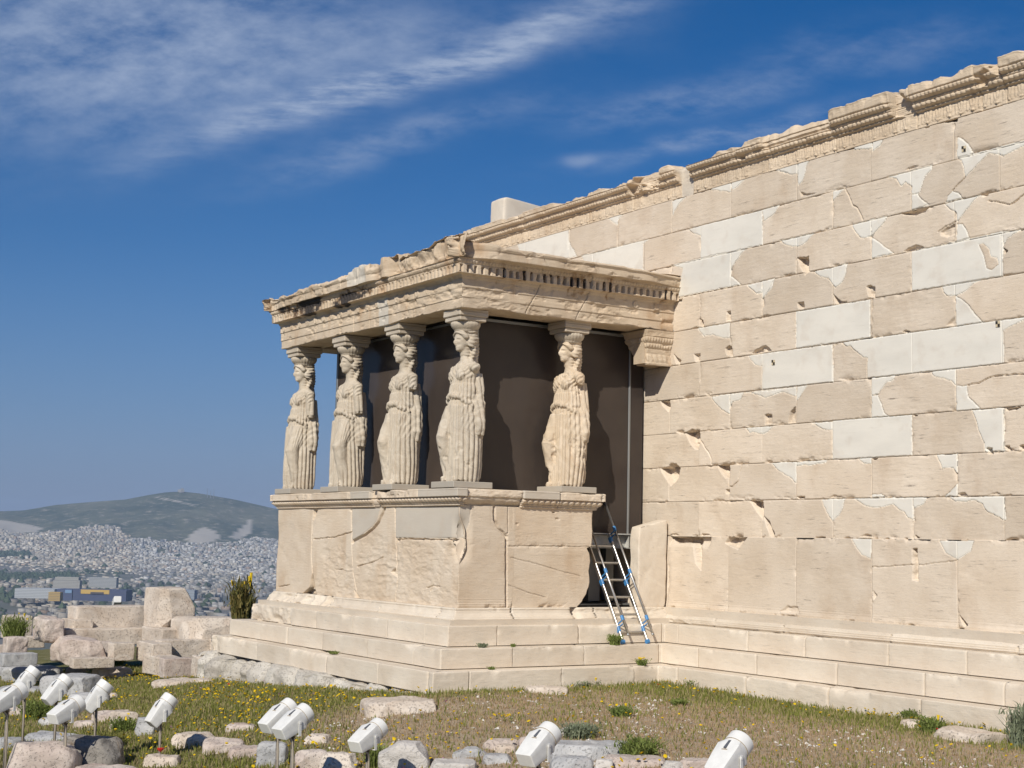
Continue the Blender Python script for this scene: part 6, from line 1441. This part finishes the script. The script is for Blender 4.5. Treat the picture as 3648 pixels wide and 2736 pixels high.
ho = mesh('hills', np.stack([HX, HY, HZ], -1).reshape(-1, 3), gridfaces(*AA.shape, flip=True), hm, attrs=np.stack([pale, 0*pale, 0*pale], -1).reshape(-1, 3))
tag(ho, kind='structure')
# the plain, reaching all round; near the rock it climbs to the plateau
th = np.linspace(0, 2*np.pi, 361); rr = np.r_[0.01, 8, 14, 20, 30, 60, 110, 170, 240, 320, 500, 900, 1600, 2500, 4500, 7000, 9500, 13000]
hh = np.r_[-6., -6, -6, -7, -14, -40, -70, -100, -130, -148, -152, -152, -152, -152, -152, -152, -152, -152]
TH, RR = np.meshgrid(th, rr, indexing='ij'); PX = -1+RR*np.cos(TH); PY = -5+RR*np.sin(TH)
dx, dy = PX-CPOS[0], PY-CPOS[1]; dep = dx*A_[0]+dy*A_[1]
PZ = np.interp(RR, rr, hh); front = (dep > 3000)
PZ = np.where(dep > 4400, np.minimum(plain_h(0, dep), PLAIN+61)-1.5, PZ)
cm, t = newmat('city_ground')
oc = t.n('ShaderNodeTexCoord').outputs['Object']; n1 = t.noise(oc, .004, 5)
c = t.mix(t.ss(n1, .4, .6), (.10, .105, .08), (.17, .16, .145))
b_ = t.n('ShaderNodeBsdfPrincipled', {'Base Color': c, 'Roughness': .95}); t.n('ShaderNodeOutputMaterial', {'Surface': b_.outputs[0]})
po = mesh('city_plain', np.stack([PX, PY, PZ], -1).reshape(-1, 3), gridfaces(*TH.shape), cm); tag(po, kind='structure')

# houses
def wallmat(name, c):
    mt, t = newmat(name); oc = t.n('ShaderNodeNewGeometry'); sp = t.n('ShaderNodeSeparateXYZ', {0: oc.outputs['Position']}); nz = t.n('ShaderNodeSeparateXYZ', {0: oc.outputs['Normal']}).outputs[2]
    fr = t.m('FRACT', t.m('MULTIPLY', sp.outputs[2], 1/3.1)); band = t.m('MULTIPLY', t.m('LESS_THAN', fr, .52), t.m('LESS_THAN', t.m('ABSOLUTE', nz), .5))
    vc = t.n('ShaderNodeVertexColor', layer_name='mk').outputs[0]
    cc = t.mix(t.m('MULTIPLY', band, .5), vc, (.09, .095, .10))
    b_ = t.n('ShaderNodeBsdfPrincipled', {'Base Color': cc, 'Roughness': .9}); t.n('ShaderNodeOutputMaterial', {'Surface': b_.outputs[0]}); return mt
M['house'] = wallmat('city_wall', None)
fm, t = newmat('flat_paint'); vc = t.n('ShaderNodeVertexColor', layer_name='mk').outputs[0]; b_ = t.n('ShaderNodeBsdfPrincipled', {'Base Color': vc, 'Roughness': .7}); t.n('ShaderNodeOutputMaterial', {'Surface': b_.outputs[0]}); M['flat'] = fm
rs2 = np.random.RandomState(11)
PAL = np.array([(.62, .60, .56), (.50, .48, .45), (.66, .62, .54), (.55, .50, .42), (.40, .39, .38), (.70, .69, .66), (.46, .36, .29), (.34, .36, .40)])
def sample_city():
    out = []
    d = 2150.
    while d < 7900:
        step = 13+d*.0022
        w_ = d*.0+17
        a0, a1 = -.50, -.02
        n = int((a1-a0)*d/18)
        a = a0+(np.arange(n)+rs2.rand(n)*.8)*18/d
        out.append(np.stack([a, d+rs2.uniform(-5, 5, n)], 1)); d += step
    P = np.concatenate(out); a, d = P.T; x = vx(a)
    z = surf(a, d); v = 1149.5+.0203*x-(z-CPOS[2])/d*3223
    lim = np.interp(x, [-400, 0, 60, 110, 130, 160, 215, 262, 275, 300, 360, 420, 480, 520, 560, 590, 650, 900], [1150, 1146, 1140, 1136, 1128, 1122, 1123, 1126, 1150, 1163, 1168, 1175, 1174, 1172, 1160, 1148, 1140, 1150])
    k = v > lim
    # woods, parks and roads without houses
    park = (np.abs(v-(1201+.004*(x)))<4.5)*(x < 78)+(np.abs(v-1250) < 6.5)*(x < 185)*(fbm(x*.05, v*.1, 0, 3, 2) > -.35)
    nn = fbm(a*60, d*.004, 0, 331, 3)
    k &= ~(park > 0); k &= nn > -.42+.35*sst(v, 1235, 1300)
    k &= rs2.rand(len(a)) < np.where(v > 1262, .50, .96)
    return a[k], d[k], z[k], v[k], x[k]
ca_, cd_, cz_, cv_, cx_ = sample_city()
nB = len(ca_)
HXs, HYs = far_xy(ca_, cd_)
bw = rs2.uniform(8, 17, nB); bd = rs2.uniform(8, 15, nB); bh = rs2.choice([4.0, 6., 8., 10.5, 14], nB, p=[.22, .30, .28, .15, .05])
low = cv_ > 1262; bw = np.where(low, bw*1.15, bw); BCk = np.where(low, .7, 1.); bh = np.where(low & (rs2.rand(nB) < .6), 6.5, bh); bd = np.where(low, bd*1.0, bd)
hillside = (cd_ > 6900) & (cx_ < 300); bh = np.where(hillside, bh*1.25, bh)
pi_ = rs2.choice(len(PAL), nB, p=[.24, .16, .16, .12, .1, .12, .06, .04]); BC = PAL[pi_]*(.38+.55*rs2.rand(nB)**1.3)[:, None]
BC = np.where((cx_ < 300)[:, None], BC*np.array([1.05, 1.0, .92]), BC)
BC = BC*BCk[:, None]
rot = np.round(fbm(ca_*22, cd_*.0014, 0, 341, 2)*4)*.35+rs2.normal(0, .06, nB)
order = np.argsort(cd_)
def boxes_mesh(name, idx):
    n = len(idx); X, Y, Z = HXs[idx], HYs[idx], cz_[idx]; c, s = np.cos(rot[idx]), np.sin(rot[idx])
    sg = np.array([(-1, -1), (1, -1), (1, 1), (-1, 1)])*.5
    V = np.zeros((n, 8, 3))
    for k in range(8):
        lx = sg[k % 4][0]*bw[idx]; ly = sg[k % 4][1]*bd[idx]
        V[:, k, 0] = X+lx*c-ly*s; V[:, k, 1] = Y+lx*s+ly*c; V[:, k, 2] = Z-4+(bh[idx]+4 if k >= 4 else 0)
    b = np.arange(n)[:, None, None]*8; F = (np.array([[0, 1, 5, 4], [1, 2, 6, 5], [2, 3, 7, 6], [3, 0, 4, 7], [4, 5, 6, 7]])[None]+b).reshape(-1, 4)
    C = np.repeat(BC[idx], 8, axis=0)
    return mesh(name, V.reshape(-1, 3), F, M['house'], attrs=C, smooth=False)
near = order[:290]; rest = order[290:]
tag(boxes_mesh('city_houses', rest), kind='stuff')
# the nearest blocks one by one, from a few models with stair towers and balcony slabs
models = []
for k in range(8):
    c = PAL[k % 6]; b = MB(); w_, d_, h_ = [(16, 12, 7), (12, 12, 9), (22, 12, 5), (11, 10, 8), (13, 11, 10), (18, 13, 6), (26, 15, 5), (12, 12, 7)][k]
    b.box((0, 0, h_/2-2), (w_, d_, h_+4))
    o = b.build('city_building', M['house'], attrs=np.tile(c*.62, (8, 1)))
    b = MB(); b.box((w_*.2, 0, h_+1.3), (3, 3, 2.2)); b.build('stair_tower', M['house'], o, attrs=np.tile(c*.58, (8, 1)))
    b = MB(); b.box((0, 0, h_+.25), (w_+.5, d_+.5, .5)); b.build('parapet', M['house'], o, attrs=np.tile(c*.70, (8, 1)))
    models.append(o)
for j, i in enumerate(near):
    m_ = models[j] if j < 8 else copy_tree(models[rs2.randint(8)])
    m_.location = (HXs[i], HYs[i], cz_[i]); m_.rotation_euler = (0, 0, rot[i])
    tag(m_, 'small pale flat roofed building in the nearest part of the city below the footings', 'building', 'buildings in the city below')
def special(x0, x1, y0, y1, d, dp, c, lb, name='warehouse', parts=()):
    """long building spanning picture columns x0..x1 and rows y0..y1 (2212 wide) at distance d"""
    xm = (x0+x1)/2; a = (xm-1106)/3223.; X, Y = far_xy(a, d+dp/2); k = d/3223.
    zt = CPOS[2]+(1149.5+.0203*xm-y0)*k; zb = CPOS[2]+(1149.5+.0203*xm-y1)*k; w_ = (x1-x0)*k
    b = MB(); b.box((0, 0, (zt-zb)/2-6), (w_, dp, zt-zb+12)); o = b.build(name, M['house'], attrs=np.tile(c, (8, 1))); o.location = (X, Y, zb)
    o.rotation_euler = (0, 0, math.atan2(B_[1], B_[0])); tag(o, lb, 'building')
    for (nm, px0, px1, py0, py1, pc, dep) in parts:
        b = MB(); b.box((((px0+px1)/2-xm)*k, -dp/2-dep/2, (y1-(py0+py1)/2)*k), ((px1-px0)*k, dep, (py1-py0)*k)); b.build(nm, M['flat'], o, attrs=np.tile(pc, (8, 1)))
    return o
special(184, 298, 1273, 1284, 3000, 50, (.05, .065, .14), 'blue warehouse with a broad yellow front in the city plain', parts=[('yellow_panel', 201, 262, 1273, 1282, (.50, .33, .07), 1), ('dark_door', 222, 250, 1278, 1282, (.06, .05, .05), 2)])
special(150, 183, 1272, 1283, 3010, 50, (.06, .08, .17), 'small blue shed with a light blue sign left of the yellow fronted warehouse', parts=[('sign_panel', 168, 182, 1273, 1280, (.16, .27, .42), 1)])
special(62, 147, 1271, 1279, 3060, 60, (.44, .46, .47), 'long white roofed shed left of the blue and yellow warehouses')
special(128, 153, 1278, 1284, 2940, 20, (.44, .30, .10), 'small yellow shed before the end of the white roofed shed')
special(140, 190, 1246, 1252, 3500, 20, (.38, .37, .33), 'upper terrace of cream flats standing in the dark tree belt')
special(136, 193, 1253, 1262, 3420, 20, (.36, .35, .32), 'lower terrace of cream flats standing below the dark tree belt')
special(212, 271, 1247, 1257, 3460, 20, (.34, .35, .35), 'long grey office block right of the cream terraces')
special(377, 440, 1273, 1280, 3000, 30, (.30, .34, .38), 'long pale blue roofed hall right of the tallest footing block')
special(401, 440, 1322, 1331, 2300, 12, (.66, .68, .68), 'white low hall with a row of windows above the smooth footing slab', parts=[('window_band', 404, 437, 1325, 1328, (.10, .12, .15), .4)])
# woods
def clumps(name, pts, seed, kind='stuff'):
    V = []; F = []; C = []; n = 0; r_ = np.random.RandomState(seed)
    ico = np.array([(0, 0, 1), (.9, 0, .4), (.28, .85, .4), (-.72, .53, .4), (-.72, -.53, .4), (.28, -.85, .4), (.8, .5, -.3), (-.3, .95, -.3), (-1, 0, -.3), (-.3, -.95, -.3), (.8, -.5, -.3)])
    fc = [(0, 1, 2), (0, 2, 3), (0, 3, 4), (0, 4, 5), (0, 5, 1), (1, 6, 2), (2, 6, 7), (2, 7, 3), (3, 7, 8), (3, 8, 4), (4, 8, 9), (4, 9, 5), (5, 9, 10), (5, 10, 1), (1, 10, 6)]
    for X, Y, Z, s in pts:
        V.append(ico*(s*(.7+.6*r_.rand(11, 1)))*np.array([1, 1, 1.1])+np.array([X, Y, Z+s*.5])); F += [(a+n, b+n, c+n) for a, b, c in fc]; n += 11
        C.append(np.tile(np.array([.035, .055, .025])*(.7+.7*r_.rand()), (11, 1)))
    return tag(mesh(name, np.concatenate(V), F, M['flat'], attrs=np.concatenate(C), smooth=False), kind=kind)
pts = []
for _ in range(9000):
    d = rs2.uniform(2150, 6900); a = rs2.uniform(-.48, -.05); z = float(plain_h(a, d)); x = vx(a); v = 1149.5+.0203*x-(z-CPOS[2])/d*3223
    belt = (abs(v-1201) < 5 and x < 80) or (abs(v-1249) < 8 and x < 190) or (abs(v-1243) < 3 and x < 290)
    p = .95 if belt else (.15 if v > 1262 else .03)
    if not belt and float(fbm(np.array(a*80), np.array(d*.004), 0, 351, 3)) < .05: p *= .3
    if rs2.rand() < p: X, Y = far_xy(a, d); pts.append((X, Y, z, rs2.uniform(4, 9)*(1+d*.00008)))
for v0, x0, x1, n in [(1201, -120, 80, 330), (1249, -140, 190, 520), (1256, -140, 70, 260), (1290, 0, 250, 120)]:
    for _ in range(n):
        x = rs2.uniform(x0, x1); v = v0+rs2.uniform(-4, 5); a = (x-1106)/3223.
        lo, hi = 2200., 6900.
        for _k in range(30):
            md_ = (lo+hi)/2; z = float(plain_h(a, md_)); vv = 1149.5+.0203*x-(z-CPOS[2])/md_*3223
            if vv > v: lo = md_
            else: hi = md_
        X, Y = far_xy(a, lo); pts.append((X, Y, float(plain_h(a, lo)), rs2.uniform(7, 12)))
clumps('city_trees', pts, 5)
# masts on the summit
for xv, hm_, lb in [(455, 55, 'left thin lattice mast on the hill top'), (462, 48, 'short mast between the two main masts on the hill top'), (469, 62, 'tallest thin mast on the hill top, at the right')]:
    a = (xv-1106)/3223.; X, Y = far_xy(a, 8900); z = float(hill_h(np.array(a), np.array(8900.)))
    b = MB(); b.tube([(0, 0, -5), (0, 0, hm_)], [2.6, 1.0], 6); o = b.build('mast', M['steel']); o.location = (X, Y, z); tag(o, lb, 'mast', 'masts on the hill')
a = (398-1106)/3223.; X, Y = far_xy(a, 8990); z = float(hill_h(np.array(a), np.array(8990.)))
b = MB(); b.box((0, 0, 6), (60, 20, 18)); b.box((22, 0, 14), (14, 14, 16)); o = b.build('hilltop_station', M['house'], attrs=np.tile((.4, .38, .35), (16, 1))); o.location = (X, Y, z); tag(o, 'small building on the very top of the hill', 'building')

# ================================================================== HAZE
hz, t = newmat('air')
pv = t.n('ShaderNodeVolumePrincipled', {'Color': (.56, .74, 1., 1), 'Density': 6.5e-5, 'Anisotropy': .0}); t.n('ShaderNodeOutputMaterial', {'Volume': pv.outputs[0]})
b = MB(); c = np.array(far_xy(0, 4200)); b.box((c[0], c[1], (300-160)/2), (22000, 22000, 460)); o = b.build('haze', hz); tag(o, kind='stuff')
